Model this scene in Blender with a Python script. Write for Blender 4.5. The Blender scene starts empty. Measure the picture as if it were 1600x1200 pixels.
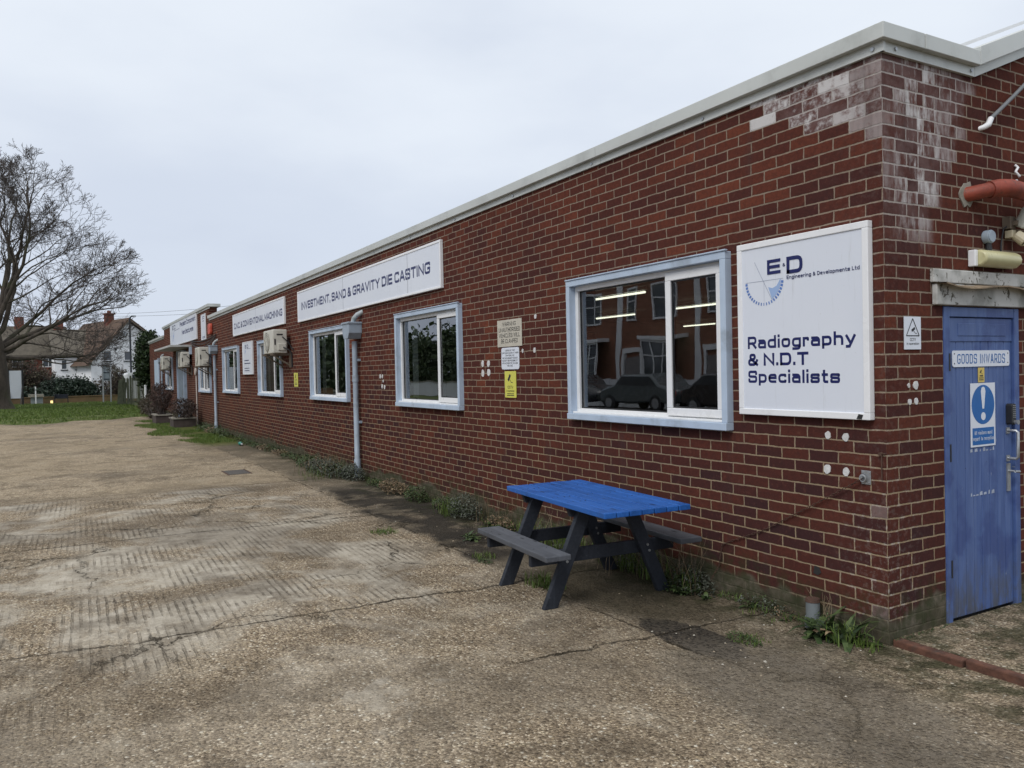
import bpy, math, random
from math import sin, cos, pi, radians as rad
from mathutils import Vector as V, Matrix, noise as mnoise

S = bpy.context.scene
C = S.collection
random.seed(7)

# ------------------------------------------------------------------ camera
cam_d = bpy.data.cameras.new('camera'); cam = bpy.data.objects.new('camera', cam_d); C.objects.link(cam)
YAW, PIT, ROL = -1.05458297, -0.016687, -0.021171
fw = V((cos(PIT)*sin(YAW), cos(PIT)*cos(YAW), sin(PIT)))
ri = V((cos(YAW), -sin(YAW), 0)); up = ri.cross(fw)
r2 = ri*cos(ROL)+up*sin(ROL); u2 = up*cos(ROL)-ri*sin(ROL)
M = Matrix((r2, u2, -fw)).transposed().to_4x4(); M.translation = V((2.988, -4.2195, 1.6745))
cam.matrix_world = M
cam_d.sensor_width = 36; cam_d.lens = 1244.8/1600*36; cam_d.clip_start = 0.05; cam_d.clip_end = 2000
S.camera = cam

# ------------------------------------------------------------------ sky and sun
SUN_EL, SUN_AZ = rad(46), rad(152)      # azimuth clockwise from +Y
w = bpy.data.worlds.new('World'); S.world = w; w.use_nodes = True
nt = w.node_tree; nt.nodes.clear()
out = nt.nodes.new('ShaderNodeOutputWorld')
sky = nt.nodes.new('ShaderNodeTexSky'); sky.sky_type = 'NISHITA'; sky.sun_disc = False
sky.sun_elevation = SUN_EL; sky.sun_rotation = SUN_AZ
b1 = nt.nodes.new('ShaderNodeBackground'); b1.inputs[1].default_value = 0.07
nt.links.new(sky.outputs[0], b1.inputs[0])
tc = nt.nodes.new('ShaderNodeTexCoord')
sep = nt.nodes.new('ShaderNodeSeparateXYZ'); nt.links.new(tc.outputs['Generated'], sep.inputs[0])
mp = nt.nodes.new('ShaderNodeMapping'); mp.inputs['Scale'].default_value = (1.0, 1.0, 2.6)
nt.links.new(tc.outputs['Generated'], mp.inputs[0])
n1 = nt.nodes.new('ShaderNodeTexNoise'); n1.inputs['Scale'].default_value = 1.9; n1.inputs['Detail'].default_value = 5
n1.inputs['Roughness'].default_value = 0.5; nt.links.new(mp.outputs[0], n1.inputs[0])
ad = nt.nodes.new('ShaderNodeMath'); ad.operation = 'MULTIPLY_ADD'; ad.inputs[1].default_value = 0.62; ad.inputs[2].default_value = -0.31
nt.links.new(n1.outputs[0], ad.inputs[0])
ad2 = nt.nodes.new('ShaderNodeMath'); ad2.operation = 'ADD'; nt.links.new(sep.outputs[2], ad2.inputs[0]); nt.links.new(ad.outputs[0], ad2.inputs[1])
cr = nt.nodes.new('ShaderNodeValToRGB'); cr.color_ramp.interpolation = 'EASE'
el = cr.color_ramp.elements
el[0].position = 0.0; el[0].color = (0.50, 0.55, 0.66, 1)
el[1].position = 1.0; el[1].color = (0.97, 0.98, 1.0, 1)
for p, c in ((0.16, (0.575, 0.63, 0.73, 1)), (0.42, (0.715, 0.765, 0.835, 1))):
    e = el.new(p); e.color = c
nt.links.new(ad2.outputs[0], cr.inputs[0])
b2 = nt.nodes.new('ShaderNodeBackground'); b2.inputs[1].default_value = 1.0; nt.links.new(cr.outputs[0], b2.inputs[0])
mx = nt.nodes.new('ShaderNodeMixShader'); mx.inputs[0].default_value = 0.92
nt.links.new(b1.outputs[0], mx.inputs[1]); nt.links.new(b2.outputs[0], mx.inputs[2]); nt.links.new(mx.outputs[0], out.inputs[0])

sd = bpy.data.lights.new('sun', 'SUN'); sd.energy = 1.25; sd.angle = rad(22); sd.color = (1.0, 0.97, 0.93)
so = bpy.data.objects.new('sun', sd); C.objects.link(so)
dirv = V((sin(SUN_AZ)*cos(SUN_EL), cos(SUN_AZ)*cos(SUN_EL), sin(SUN_EL)))
so.rotation_euler = dirv.to_track_quat('Z', 'Y').to_euler()

S.view_settings.view_transform = 'Standard'; S.view_settings.look = 'None'
S.view_settings.exposure = 0.28; S.view_settings.gamma = 1.0
S.render.engine = 'CYCLES'
S.cycles.max_bounces = 6; S.cycles.diffuse_bounces = 3; S.cycles.glossy_bounces = 3
S.cycles.transparent_max_bounces = 12; S.cycles.transmission_bounces = 4
S.cycles.caustics_reflective = False; S.cycles.caustics_refractive = False

# ------------------------------------------------------------------ node helper
class NT:
    def __init__(s, name):
        s.m = bpy.data.materials.new(name); s.m.use_nodes = True; s.t = s.m.node_tree; s.t.nodes.clear()
        s.o = s.t.nodes.new('ShaderNodeOutputMaterial')
    def set(s, n, i, v):
        if isinstance(v, bpy.types.NodeSocket): s.t.links.new(v, n.inputs[i])
        elif v is not None:
            if isinstance(v, tuple) and len(v) == 3 and n.inputs[i].type == 'RGBA': v = v+(1,)
            n.inputs[i].default_value = v
    def n(s, typ, ins={}, out=0, **kw):
        x = s.t.nodes.new('ShaderNode'+typ)
        for k, v in kw.items(): setattr(x, k, v)
        for k, v in ins.items(): s.set(x, k, v)
        return x.outputs[out] if out is not None else x
    def math(s, op, a, b=None, c=None, clamp=False):
        return s.n('Math', {0: a, 1: b, 2: c}, operation=op, use_clamp=clamp)
    def add(s, a, b): return s.math('ADD', a, b)
    def mul(s, a, b): return s.math('MULTIPLY', a, b)
    def sub(s, a, b): return s.math('SUBTRACT', a, b)
    def ss(s, v, a, b, lo=0.0, hi=1.0):
        return s.n('MapRange', {0: v, 1: a, 2: b, 3: lo, 4: hi}, interpolation_type='SMOOTHSTEP')
    def mix(s, f, a, b, mode='MIX'):
        x = s.t.nodes.new('ShaderNodeMix'); x.data_type = 'RGBA'; x.blend_type = mode
        s.set(x, 0, f); s.set(x, 6, a); s.set(x, 7, b); return x.outputs[2]
    def noise(s, vec, scale, detail=3, rough=0.55, dist=0.0, out=0, dim='3D'):
        return s.n('TexNoise', {'Vector': vec, 'Scale': scale, 'Detail': detail, 'Roughness': rough, 'Distortion': dist}, out=out, noise_dimensions=dim)
    def ramp(s, v, stops, interp='LINEAR'):
        x = s.t.nodes.new('ShaderNodeValToRGB'); x.color_ramp.interpolation = interp
        e = x.color_ramp.elements
        while len(e) < len(stops): e.new(0.5)
        for i, (p, c) in enumerate(stops): e[i].position = p; e[i].color = tuple(c)+(1,)
        s.set(x, 0, v); return x.outputs[0]
    def obj(s): return s.n('TexCoord', out=3)
    def xyz(s, v):
        x = s.n('SeparateXYZ', {0: v}, out=None); return x.outputs[0], x.outputs[1], x.outputs[2]
    def comb(s, x, y, z=0.0): return s.n('CombineXYZ', {0: x, 1: y, 2: z})
    def bump(s, h, strength=0.5, dist=0.01, normal=None):
        return s.n('Bump', {'Height': h, 'Strength': strength, 'Distance': dist, 'Normal': normal})
    def bsdf(s, color, rough=0.7, normal=None, metal=0.0, spec=0.5, extra={}):
        i = {'Base Color': color, 'Roughness': rough, 'Metallic': metal, 'Specular IOR Level': spec, 'Normal': normal}
        i.update(extra)
        b = s.n('BsdfPrincipled', i)
        s.t.links.new(b, s.o.inputs[0]); return s.m
    def two(s, v, n): return v

def plain(name, col, rough=0.6, var=0.15, scale=8, metal=0.0, spec=0.5, bump=0.0, dirt=None, dirtscale=2.0, dirtamt=0.5):
    """painted or moulded surface with mottling, slight roughness variation and optional dirt"""
    N = NT(name); p = N.obj()
    a = N.noise(p, scale, 4)
    dark = tuple(c*(1-var) for c in col); lite = tuple(min(1, c*(1+var)) for c in col)
    c = N.ramp(a, [(0.3, dark), (0.7, lite)])
    if dirt:
        d = N.noise(p, dirtscale, 6, 0.65)
        c = N.mix(N.ss(d, 0.5, 0.72, 0, dirtamt), c, dirt)
    nrm = N.bump(N.noise(p, scale*6, 3), bump, 0.004) if bump else None
    return N.bsdf(c, N.ss(N.noise(p, scale*1.7, 2), 0.2, 0.8, max(0.05, rough-0.1), min(1, rough+0.1)), nrm, metal, spec)

# ------------------------------------------------------------------ brick
def brick_material(name, axis, ramp_stops, phase=0.0, detail=True, mortar_hi=(0.215, 0.162, 0.125), mortar_lo=(0.27, 0.195, 0.115), corner=False):
    N = NT(name); p = N.obj(); X, Y, Z = N.xyz(p)
    u = X if axis == 'x' else Y
    wob = N.noise(p, 9, 2); wob2 = N.noise(N.n('VectorMath', {0: p, 1: (7.3, 1.1, 4.4)}, operation='ADD'), 7, 2)
    fine = N.noise(p, 70, 3, 0.6)
    uu = N.add(u, N.math('MULTIPLY_ADD', wob, 0.014, -0.007))
    zz = N.add(Z, N.math('MULTIPLY_ADD', wob2, 0.013, -0.0065))
    vr = N.math('DIVIDE', zz, 0.075); row = N.math('FLOOR', vr)
    par = N.math('MODULO', N.add(row, 1000.0), 2.0)
    par = N.add(par, N.math('MULTIPLY_ADD', N.n('TexWhiteNoise', {0: N.comb(row, 5.0, 1.0)}, out=0, noise_dimensions='3D'), 0.10, -0.05))
    ur = N.add(N.add(N.math('DIVIDE', uu, 0.225), N.mul(par, 0.5)), 0.5+phase)
    col = N.math('FLOOR', ur)
    fu = N.mul(N.sub(ur, col), 0.225); fv = N.mul(N.sub(vr, row), 0.075)
    du = N.math('MINIMUM', fu, N.sub(0.225, fu)); dv = N.math('MINIMUM', fv, N.sub(0.075, fv))
    if axis == 'y':                                # headers and stretchers alternate above the door
        par2 = N.math('MODULO', N.add(row, 1000.0), 2.0)
        uf = N.add(N.math('DIVIDE', uu, 0.3375), N.mul(par2, 0.5)); cf = N.math('FLOOR', uf); ff = N.mul(N.sub(uf, cf), 0.3375)
        hd = N.math('GREATER_THAN', ff, 0.225)
        dA = N.math('MINIMUM', ff, N.sub(0.225, ff)); dB = N.math('MINIMUM', N.sub(ff, 0.225), N.sub(0.3375, ff))
        duf = N.add(N.mul(hd, dB), N.mul(N.sub(1.0, hd), dA))
        sel = N.mul(N.math('GREATER_THAN', Z, 2.175), N.math('GREATER_THAN', u, 0.33))
        du = N.add(N.mul(sel, duf), N.mul(N.sub(1.0, sel), du))
        col = N.add(N.mul(sel, N.add(N.mul(cf, 2.0), N.add(hd, 40.0))), N.mul(N.sub(1.0, sel), col))
    d = N.math('MINIMUM', du, dv)
    d = N.add(d, N.math('MULTIPLY_ADD', fine, 0.007, -0.0035))
    d = N.add(d, N.math('MULTIPLY_ADD', N.noise(p, 22, 3, 0.6), 0.007, -0.0035))
    mortar = N.ss(d, 0.0038, 0.0062, 1.0, 0.0)
    idv = N.comb(col, row, 3.7)
    wn = N.n('TexWhiteNoise', {0: idv}, out=None, noise_dimensions='3D')
    rnd, rcol = wn.outputs[0], wn.outputs[1]
    big = N.noise(p, 0.55, 3)
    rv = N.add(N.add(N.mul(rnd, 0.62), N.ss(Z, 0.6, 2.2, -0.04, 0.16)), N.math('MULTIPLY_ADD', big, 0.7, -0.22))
    bc = N.ramp(rv, ramp_stops)
    bc = N.mix(N.ss(N.noise(p, 30, 5, 0.75), 0.38, 0.66, 0, 0.75), bc, N.mix(0.5, bc, (0.030, 0.019, 0.018)))
    bc = N.mix(N.ss(N.noise(N.n('VectorMath', {0: p, 1: (9.0, 2.0, 6.0)}, operation='ADD'), 24, 5, 0.7), 0.54, 0.72, 0, 0.45), bc, (0.15, 0.062, 0.045))
    bc = N.mix(N.ss(N.noise(p, 150, 2, 0.6), 0.66, 0.74, 0, 0.35), bc, (0.30, 0.17, 0.12))
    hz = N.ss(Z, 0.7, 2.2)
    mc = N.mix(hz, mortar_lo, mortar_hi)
    mc = N.mix(N.ss(N.noise(p, 3.0, 4), 0.35, 0.65, 0, 0.5), mc, (0.20, 0.155, 0.12))
    mc = N.mix(N.ss(fine, 0.3, 0.7, 0, 0.35), mc, (0.42, 0.35, 0.27))
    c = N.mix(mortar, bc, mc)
    if corner:
        t = N.math('ABSOLUTE', u)                     # distance from the corner
        # white efflorescence under the gutter corner, brick by brick
        tb = N.math('ABSOLUTE', N.mul(N.add(N.sub(N.sub(col, N.mul(par, 0.5)), 0.5+phase), 0.5), 0.225))
        zb = N.mul(N.add(row, 0.5), 0.075)
        jit = N.math('MULTIPLY_ADD', rnd, 0.16, -0.08)
        if axis == 'x':
            reach = N.ss(zb, 2.93, 3.42, -0.05, 1.02)
            near = N.ss(N.sub(N.add(reach, jit), tb), -0.02, 0.03)
            cloud = N.add(N.mul(N.noise(p, 14, 5, 0.7), 0.9), N.mul(rnd, 0.35))
            far = N.ss(tb, 0.05, 0.35, 0.35, 1.0)
        else:
            reach = N.ss(zb, 2.35, 3.45, 0.40, 0.86)
            near = N.mul(N.ss(N.sub(N.add(reach, jit), t), -0.05, 0.05), N.ss(Z, 2.2, 2.8))
            st = N.noise(N.comb(N.mul(u, 18.0), N.mul(Z, 5.0), 0.0), 1.0, 5, 0.7)
            cloud = N.add(N.mul(st, 0.95), N.mul(rnd, 0.30))
            far = N.mul(N.ss(t, 0.06, 0.24, 0.25, 1.0), N.ss(t, 0.42, 0.62, 1.0, 0.45))
        film = N.mul(near, N.ss(N.noise(p, 6, 4, 0.6), 0.34, 0.64, 0.10, 0.60))
        c = N.mix(film, c, (0.185, 0.125, 0.12))
        ef = N.mul(N.mul(near, far), N.ss(cloud, *((0.50, 0.76) if axis == 'x' else (0.58, 0.86))))
        ef = N.math('MAXIMUM', ef, N.mul(N.mul(near, mortar), 0.45))
        c = N.mix(N.mul(ef, 0.85), c, (0.62, 0.61, 0.61))
        # worn pale mortar on the corner bricks lower down, spalled arrises
        cm = N.mul(N.mul(N.ss(t, 0.0, 0.5, 1.0, 0.0), N.ss(Z, 0.2, 1.4, 1.0, 0.3)), N.ss(N.noise(p, 26, 4, 0.7), 0.5, 0.62))
        c = N.mix(N.mul(cm, N.add(0.12, N.mul(mortar, 0.7))), c, (0.50, 0.46, 0.42))
    if detail:
        # rendered, mossy foot of the wall and rising damp
        lim = N.add(N.mul(N.noise(p, 1.7, 4, 0.6), 0.46), -0.06)
        foot = N.ss(N.sub(lim, Z), -0.025, 0.03)
        rend = N.ramp(N.noise(p, 7, 5, 0.7), [(0.3, (0.045, 0.043, 0.03)), (0.5, (0.085, 0.08, 0.055)), (0.72, (0.16, 0.14, 0.11))])
        c = N.mix(N.mul(foot, 0.9), c, rend)
        mossy = N.mul(N.ss(N.sub(N.add(lim, 0.12), Z), -0.1, 0.12), N.ss(N.noise(p, 11, 4, 0.7), 0.42, 0.6))
        c = N.mix(N.mul(mossy, 0.55), c, (0.035, 0.045, 0.02))
        damp = N.ss(N.noise(p, 0.8, 4, 0.6), 0.5, 0.72, 0, 0.30)
        c = N.mix(damp, c, N.mix(0.6, c, (0.03, 0.02, 0.02)))
        # grey run-off grime below the sills and coping
        stn = N.noise(N.comb(N.mul(u, 3.0), N.mul(Z, 0.5), 1.0), 1.0, 5, 0.7)
        c = N.mix(N.ss(stn, 0.56, 0.74, 0, 0.35), c, (0.06, 0.045, 0.045))
    h = N.add(N.mul(N.sub(1.0, mortar), 1.0), N.mul(N.noise(p, 90, 4, 0.7), 0.35))
    h = N.add(h, N.mul(rnd, 0.25))
    nrm = N.bump(h, 0.75, 0.006)
    return N.bsdf(c, 0.95, nrm, spec=0.04)

RED = [(0.0, (0.046, 0.023, 0.025)), (0.15, (0.061, 0.025, 0.024)), (0.35, (0.080, 0.028, 0.023)), (0.62, (0.101, 0.033, 0.024)),
       (0.84, (0.124, 0.039, 0.026)), (0.96, (0.160, 0.049, 0.030)), (1.0, (0.24, 0.070, 0.038))]
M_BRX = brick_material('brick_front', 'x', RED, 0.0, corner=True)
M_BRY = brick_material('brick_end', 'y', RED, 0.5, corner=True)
TER = [(0.0, (0.20, 0.085, 0.055)), (0.5, (0.30, 0.13, 0.085)), (1.0, (0.38, 0.17, 0.11))]
M_TER = brick_material('brick_terrace', 'x', TER, 0, detail=False)

# ------------------------------------------------------------------ materials
M_WHITE = plain('upvc_white', (0.78, 0.79, 0.80), 0.32, 0.04, 3, dirt=(0.45, 0.45, 0.42), dirtscale=3, dirtamt=0.25)
M_BLUEG = plain('blue_grey_paint', (0.43, 0.52, 0.64), 0.55, 0.07, 5, bump=0.15, dirt=(0.22, 0.25, 0.28), dirtscale=4, dirtamt=0.5)
M_BLUEP = plain('blue_grey_pipe', (0.30, 0.36, 0.43), 0.5, 0.10, 6, dirt=(0.17, 0.18, 0.18), dirtscale=5, dirtamt=0.5)
def mat_panel():
    N = NT('sign_panel'); p = N.obj(); X, Y, Z = N.xyz(p)
    c = N.ramp(N.noise(p, 1.4, 4), [(0.3, (0.665, 0.705, 0.785)), (0.7, (0.70, 0.735, 0.805))])
    st = N.noise(N.comb(N.mul(X, 26.0), N.mul(Y, 1.6), 0.0), 1.0, 5, 0.7)
    c = N.mix(N.ss(st, 0.56, 0.80, 0, 0.45), c, (0.40, 0.41, 0.42))
    c = N.mix(N.ss(N.noise(p, 45, 3, 0.7), 0.68, 0.76, 0, 0.35), c, (0.38, 0.37, 0.34))
    return N.bsdf(c, 0.33, N.bump(N.noise(p, 2.2, 2), 0.12, 0.01))
M_PANEL = mat_panel()
M_SFRAME = plain('sign_frame', (0.80, 0.81, 0.83), 0.3, 0.03, 3, dirt=(0.4, 0.4, 0.4), dirtscale=6, dirtamt=0.2)
M_NAVY = plain('navy_lettering', (0.008, 0.014, 0.10), 0.4, 0.05, 4)
M_LBLUE = plain('pale_blue_print', (0.30, 0.42, 0.66), 0.4, 0.05, 4)
M_BLACKP = plain('black_print', (0.02, 0.02, 0.022), 0.5, 0.1, 4)
M_SIGNY = plain('yellow_sign', (0.62, 0.60, 0.11), 0.4, 0.05, 6, dirt=(0.4, 0.38, 0.15), dirtamt=0.3)
M_SIGNO = plain('old_cream_sign', (0.50, 0.47, 0.40), 0.6, 0.08, 6, dirt=(0.25, 0.22, 0.18), dirtscale=9, dirtamt=0.55)
M_SIGNB = plain('mandatory_blue', (0.015, 0.12, 0.38), 0.35, 0.05, 6)
M_COPE = plain('grey_coping_metal', (0.53, 0.55, 0.53), 0.42, 0.06, 1.2, metal=0.15, dirt=(0.27, 0.28, 0.26), dirtscale=2.2, dirtamt=0.45)
M_DARK = plain('dark_gap', (0.02, 0.02, 0.02), 0.8)
M_ROOF = plain('roof_felt', (0.09, 0.09, 0.09), 0.9, 0.2, 3, bump=0.3)
M_INT = plain('interior_wall', (0.34, 0.33, 0.30), 0.8, 0.1, 2)
M_AC = plain('ac_casing', (0.56, 0.55, 0.49), 0.45, 0.05, 4, dirt=(0.34, 0.33, 0.27), dirtscale=5, dirtamt=0.5)
M_RUST = plain('rusty_steel', (0.075, 0.038, 0.026), 0.8, 0.35, 25, bump=0.4)
M_BRKT = plain('bracket_timber', (0.15, 0.12, 0.09), 0.8, 0.2, 9, bump=0.3)
M_STEEL = plain('galvanised_steel', (0.42, 0.44, 0.46), 0.4, 0.15, 20, metal=0.7, dirt=(0.2, 0.19, 0.17), dirtscale=14, dirtamt=0.5)
M_GREYP = plain('grey_plastic', (0.17, 0.19, 0.20), 0.5, 0.12, 10, dirt=(0.15, 0.15, 0.14), dirtscale=8, dirtamt=0.5)
M_BLK = plain('black_plastic', (0.018, 0.019, 0.022), 0.5, 0.2, 12)
M_ORANGE = None
M_CONC = plain('weathered_concrete', (0.28, 0.26, 0.22), 0.9, 0.25, 9, bump=0.6, dirt=(0.10, 0.10, 0.07), dirtscale=6, dirtamt=0.6)
M_BARK = None

def mat_orange():
    N = NT('orange_clay_pipe'); p = N.obj()
    c = N.ramp(N.noise(p, 6, 5, 0.7), [(0.3, (0.12, 0.028, 0.018)), (0.55, (0.28, 0.052, 0.028)), (0.8, (0.36, 0.09, 0.05))])
    c = N.mix(N.ss(N.noise(p, 13, 5, 0.75), 0.55, 0.7, 0, 0.8), c, (0.05, 0.04, 0.03))
    return N.bsdf(c, 0.6, N.bump(N.noise(p, 60, 3), 0.3, 0.003))
M_ORANGE = mat_orange()

def mat_peel():
    N = NT('peeling_white_paint'); p = N.obj()
    a = N.noise(p, 15, 6, 0.7, 0.6)
    c = N.mix(N.ss(a, 0.57, 0.61), (0.52, 0.52, 0.50), (0.10, 0.09, 0.07))
    c = N.mix(N.ss(N.noise(p, 4, 4), 0.45, 0.65, 0, 0.5), c, (0.06, 0.065, 0.045))
    return N.bsdf(c, 0.85, N.bump(a, 0.6, 0.006))
M_PEEL = mat_peel()

def mat_door():
    N = NT('worn_blue_door_paint'); p = N.obj(); X, Y, Z = N.xyz(p)
    st = N.noise(N.comb(0.0, N.mul(Y, 22.0), N.mul(Z, 2.2)), 1.0, 5, 0.65)
    c = N.ramp(st, [(0.25, (0.038, 0.076, 0.215)), (0.5, (0.060, 0.110, 0.285)), (0.75, (0.105, 0.165, 0.355))])
    pk = N.math('FLOOR', N.math('DIVIDE', Y, 0.0925))
    wn = N.n('TexWhiteNoise', {0: N.comb(pk, 0.0, 0.0)}, out=0, noise_dimensions='3D')
    c = N.mix(N.mul(wn, 0.30), c, (0.12, 0.17, 0.31))
    c = N.mix(N.ss(N.noise(p, 3.0, 4, 0.6), 0.50, 0.62, 0, 0.55), c, (0.028, 0.05, 0.18))
    dirty = N.mul(N.ss(Z, 0.0, 0.55, 1.0, 0.0), N.ss(N.noise(N.comb(0.0, N.mul(Y, 14.0), N.mul(Z, 4.0)), 1.0, 5, 0.7), 0.38, 0.62))
    c = N.mix(N.mul(dirty, 0.8), c, (0.075, 0.075, 0.065))
    scr = N.noise(N.comb(0.0, N.mul(Y, 60.0), N.mul(Z, 9.0)), 1.0, 3, 0.7)
    c = N.mix(N.ss(scr, 0.70, 0.75, 0, 0.8), c, (0.42, 0.45, 0.52))
    chips = N.noise(p, 55, 3, 0.7)
    c = N.mix(N.ss(chips, 0.70, 0.73, 0, 0.8), c, (0.015, 0.02, 0.05))
    return N.bsdf(c, 0.52, N.bump(N.add(st, N.mul(chips, 0.3)), 0.35, 0.004))
M_DOOR = mat_door()

def mat_glass():
    N = NT('window_glass'); p = N.obj()
    nrm = N.bump(N.noise(p, 1.8, 1, 0.5), 0.05, 0.03)
    fr = N.n('Fresnel', {'IOR': 1.95, 'Normal': nrm})
    fr2 = N.math('DIVIDE', N.mul(fr, 2.0), N.add(fr, 1.0))
    g = N.n('BsdfGlossy', {'Color': (0.95, 0.97, 1.0), 'Roughness': 0.0, 'Normal': nrm})
    t = N.n('BsdfTransparent', {'Color': (0.70, 0.76, 0.74)})
    s = N.n('MixShader', {0: fr2, 1: t, 2: g}); N.t.links.new(s, N.o.inputs[0])
    return N.m
M_GLASS = mat_glass()

def emis(name, col, st):
    N = NT(name); e = N.n('Emission', {0: col, 1: st}); N.t.links.new(e, N.o.inputs[0]); return N.m
M_TUBE = emis('lit_tube', (1.0, 0.96, 0.76), 1.7)
M_BOLL = emis('lit_bollard', (1.0, 0.72, 0.30), 1.3)

def mat_table(name, a, b, rough=0.45):
    N = NT(name); p = N.obj()
    g = N.noise(N.n('Mapping', {0: p, 3: (4.0, 45.0, 45.0)}), 1.0, 6, 0.75)
    c = N.ramp(g, [(0.28, a), (0.72, b)])
    X, Y, Z = N.xyz(p)
    pl = N.n('TexWhiteNoise', {0: N.comb(N.math('FLOOR', N.mul(N.add(Y, 0.35), 10.0)), 2.0, 0.0)}, out=0, noise_dimensions='3D')
    c = N.mix(N.mul(pl, 0.45), c, tuple(x*0.62 for x in a))
    c = N.mix(N.ss(N.noise(p, 5, 5, 0.6), 0.5, 0.7, 0, 0.45), c, tuple(x*0.5 for x in a))
    vk = N.n('TexVoronoi', {'Vector': N.comb(N.mul(X, 3.0), N.mul(Y, 10.0), 0.0), 'Scale': 1.0}, out=0)
    c = N.mix(N.ss(vk, 0.09, 0.14, 0.85, 0.0), c, tuple(x*0.22 for x in a))
    c = N.mix(N.ss(N.noise(p, 34, 4, 0.75), 0.66, 0.72, 0, 0.5), c, tuple(min(1, x*1.5+0.05) for x in b))
    return N.bsdf(c, rough, N.bump(g, 0.5, 0.003), spec=0.25)
M_TBLUE = mat_table('blue_tabletop_paint', (0.013, 0.085, 0.33), (0.034, 0.150, 0.50), 0.42)
M_TGREY = mat_table('grey_recycled_seat', (0.075, 0.08, 0.092), (0.12, 0.128, 0.145), 0.6)
M_TDARK = mat_table('dark_recycled_leg', (0.018, 0.022, 0.030), (0.042, 0.048, 0.062), 0.6)

def mat_leaf(name, a, b, c3, rough=0.55):
    N = NT(name); g = N.n('NewGeometry', out=None)
    r = g.outputs['Random Per Island']
    c = N.ramp(r, [(0.0, a), (0.5, b), (1.0, c3)])
    return N.bsdf(c, rough, spec=0.35)
M_WEED = mat_leaf('weed_leaf', (0.020, 0.036, 0.013), (0.040, 0.066, 0.020), (0.078, 0.108, 0.036))
M_WEEDG = mat_leaf('grey_green_leaf', (0.045, 0.055, 0.04), (0.075, 0.085, 0.065), (0.12, 0.13, 0.10))
M_STRAW = mat_leaf('dead_stalk', (0.08, 0.05, 0.03), (0.16, 0.11, 0.065), (0.26, 0.20, 0.12))
M_GRASS = mat_leaf('grass_blade', (0.055, 0.095, 0.014), (0.090, 0.145, 0.024), (0.15, 0.20, 0.05))
M_IVY = mat_leaf('ivy_leaf', (0.010, 0.020, 0.008), (0.022, 0.042, 0.014), (0.05, 0.075, 0.03), 0.4)
M_EVER = mat_leaf('evergreen_leaf', (0.008, 0.018, 0.012), (0.016, 0.032, 0.020), (0.03, 0.05, 0.028))
M_SCRUB = mat_leaf('scrub_leaf', (0.05, 0.035, 0.025), (0.08, 0.06, 0.04), (0.06, 0.065, 0.03))
M_BROWNL = mat_leaf('brown_twig_leaf', (0.03, 0.02, 0.017), (0.055, 0.038, 0.032), (0.08, 0.055, 0.045))
M_CONIF = mat_leaf('conifer_leaf', (0.025, 0.045, 0.02), (0.05, 0.08, 0.03), (0.09, 0.12, 0.05))

def mat_bark():
    N = NT('bark'); p = N.obj()
    c = N.ramp(N.noise(N.n('Mapping', {0: p, 3: (3.0, 3.0, 0.8)}), 2.0, 6, 0.7), [(0.3, (0.035, 0.028, 0.022)), (0.7, (0.10, 0.08, 0.062))])
    c = N.mix(N.ss(N.noise(p, 0.8, 4), 0.5, 0.66, 0, 0.55), c, (0.055, 0.065, 0.025))
    return N.bsdf(c, 0.9, N.bump(N.noise(p, 9, 5, 0.7), 0.8, 0.03))
M_BARK = mat_bark()
M_TWIG = plain('twig', (0.075, 0.062, 0.055), 0.9, 0.2, 2)
M_TIMBER = plain('weathered_fence', (0.105, 0.115, 0.075), 0.85, 0.3, 5, bump=0.3, dirt=(0.055, 0.07, 0.03), dirtscale=3, dirtamt=0.6)
M_TRIMB = plain('rust_red_kerb', (0.105, 0.045, 0.028), 0.85, 0.45, 18, bump=0.5, dirt=(0.06, 0.045, 0.035), dirtscale=12, dirtamt=0.7)

def mat_tiles(name, a, b):
    N = NT(name); p = N.obj(); X, Y, Z = N.xyz(p)
    wv = N.math('SINE', N.mul(Z, 45.0))
    c = N.ramp(N.noise(p, 2.2, 5, 0.7), [(0.3, a), (0.7, b)])
    return N.bsdf(c, 0.9, N.bump(wv, 0.5, 0.03))
M_TILE1 = mat_tiles('brown_roof_tile', (0.055, 0.032, 0.022), (0.12, 0.075, 0.048))
M_TILE2 = mat_tiles('grey_brown_roof_tile', (0.065, 0.055, 0.042), (0.12, 0.105, 0.08))
M_RENDER = plain('white_render', (0.80, 0.81, 0.83), 0.85, 0.05, 1.5, bump=0.2, dirt=(0.5, 0.5, 0.5), dirtamt=0.3)
M_HBRICK = plain('house_brick', (0.15, 0.05, 0.033), 0.9, 0.25, 7, bump=0.3)
M_DGLASS = plain('dark_pane', (0.06, 0.07, 0.08), 0.08, 0.2, 1, spec=0.8)

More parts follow.
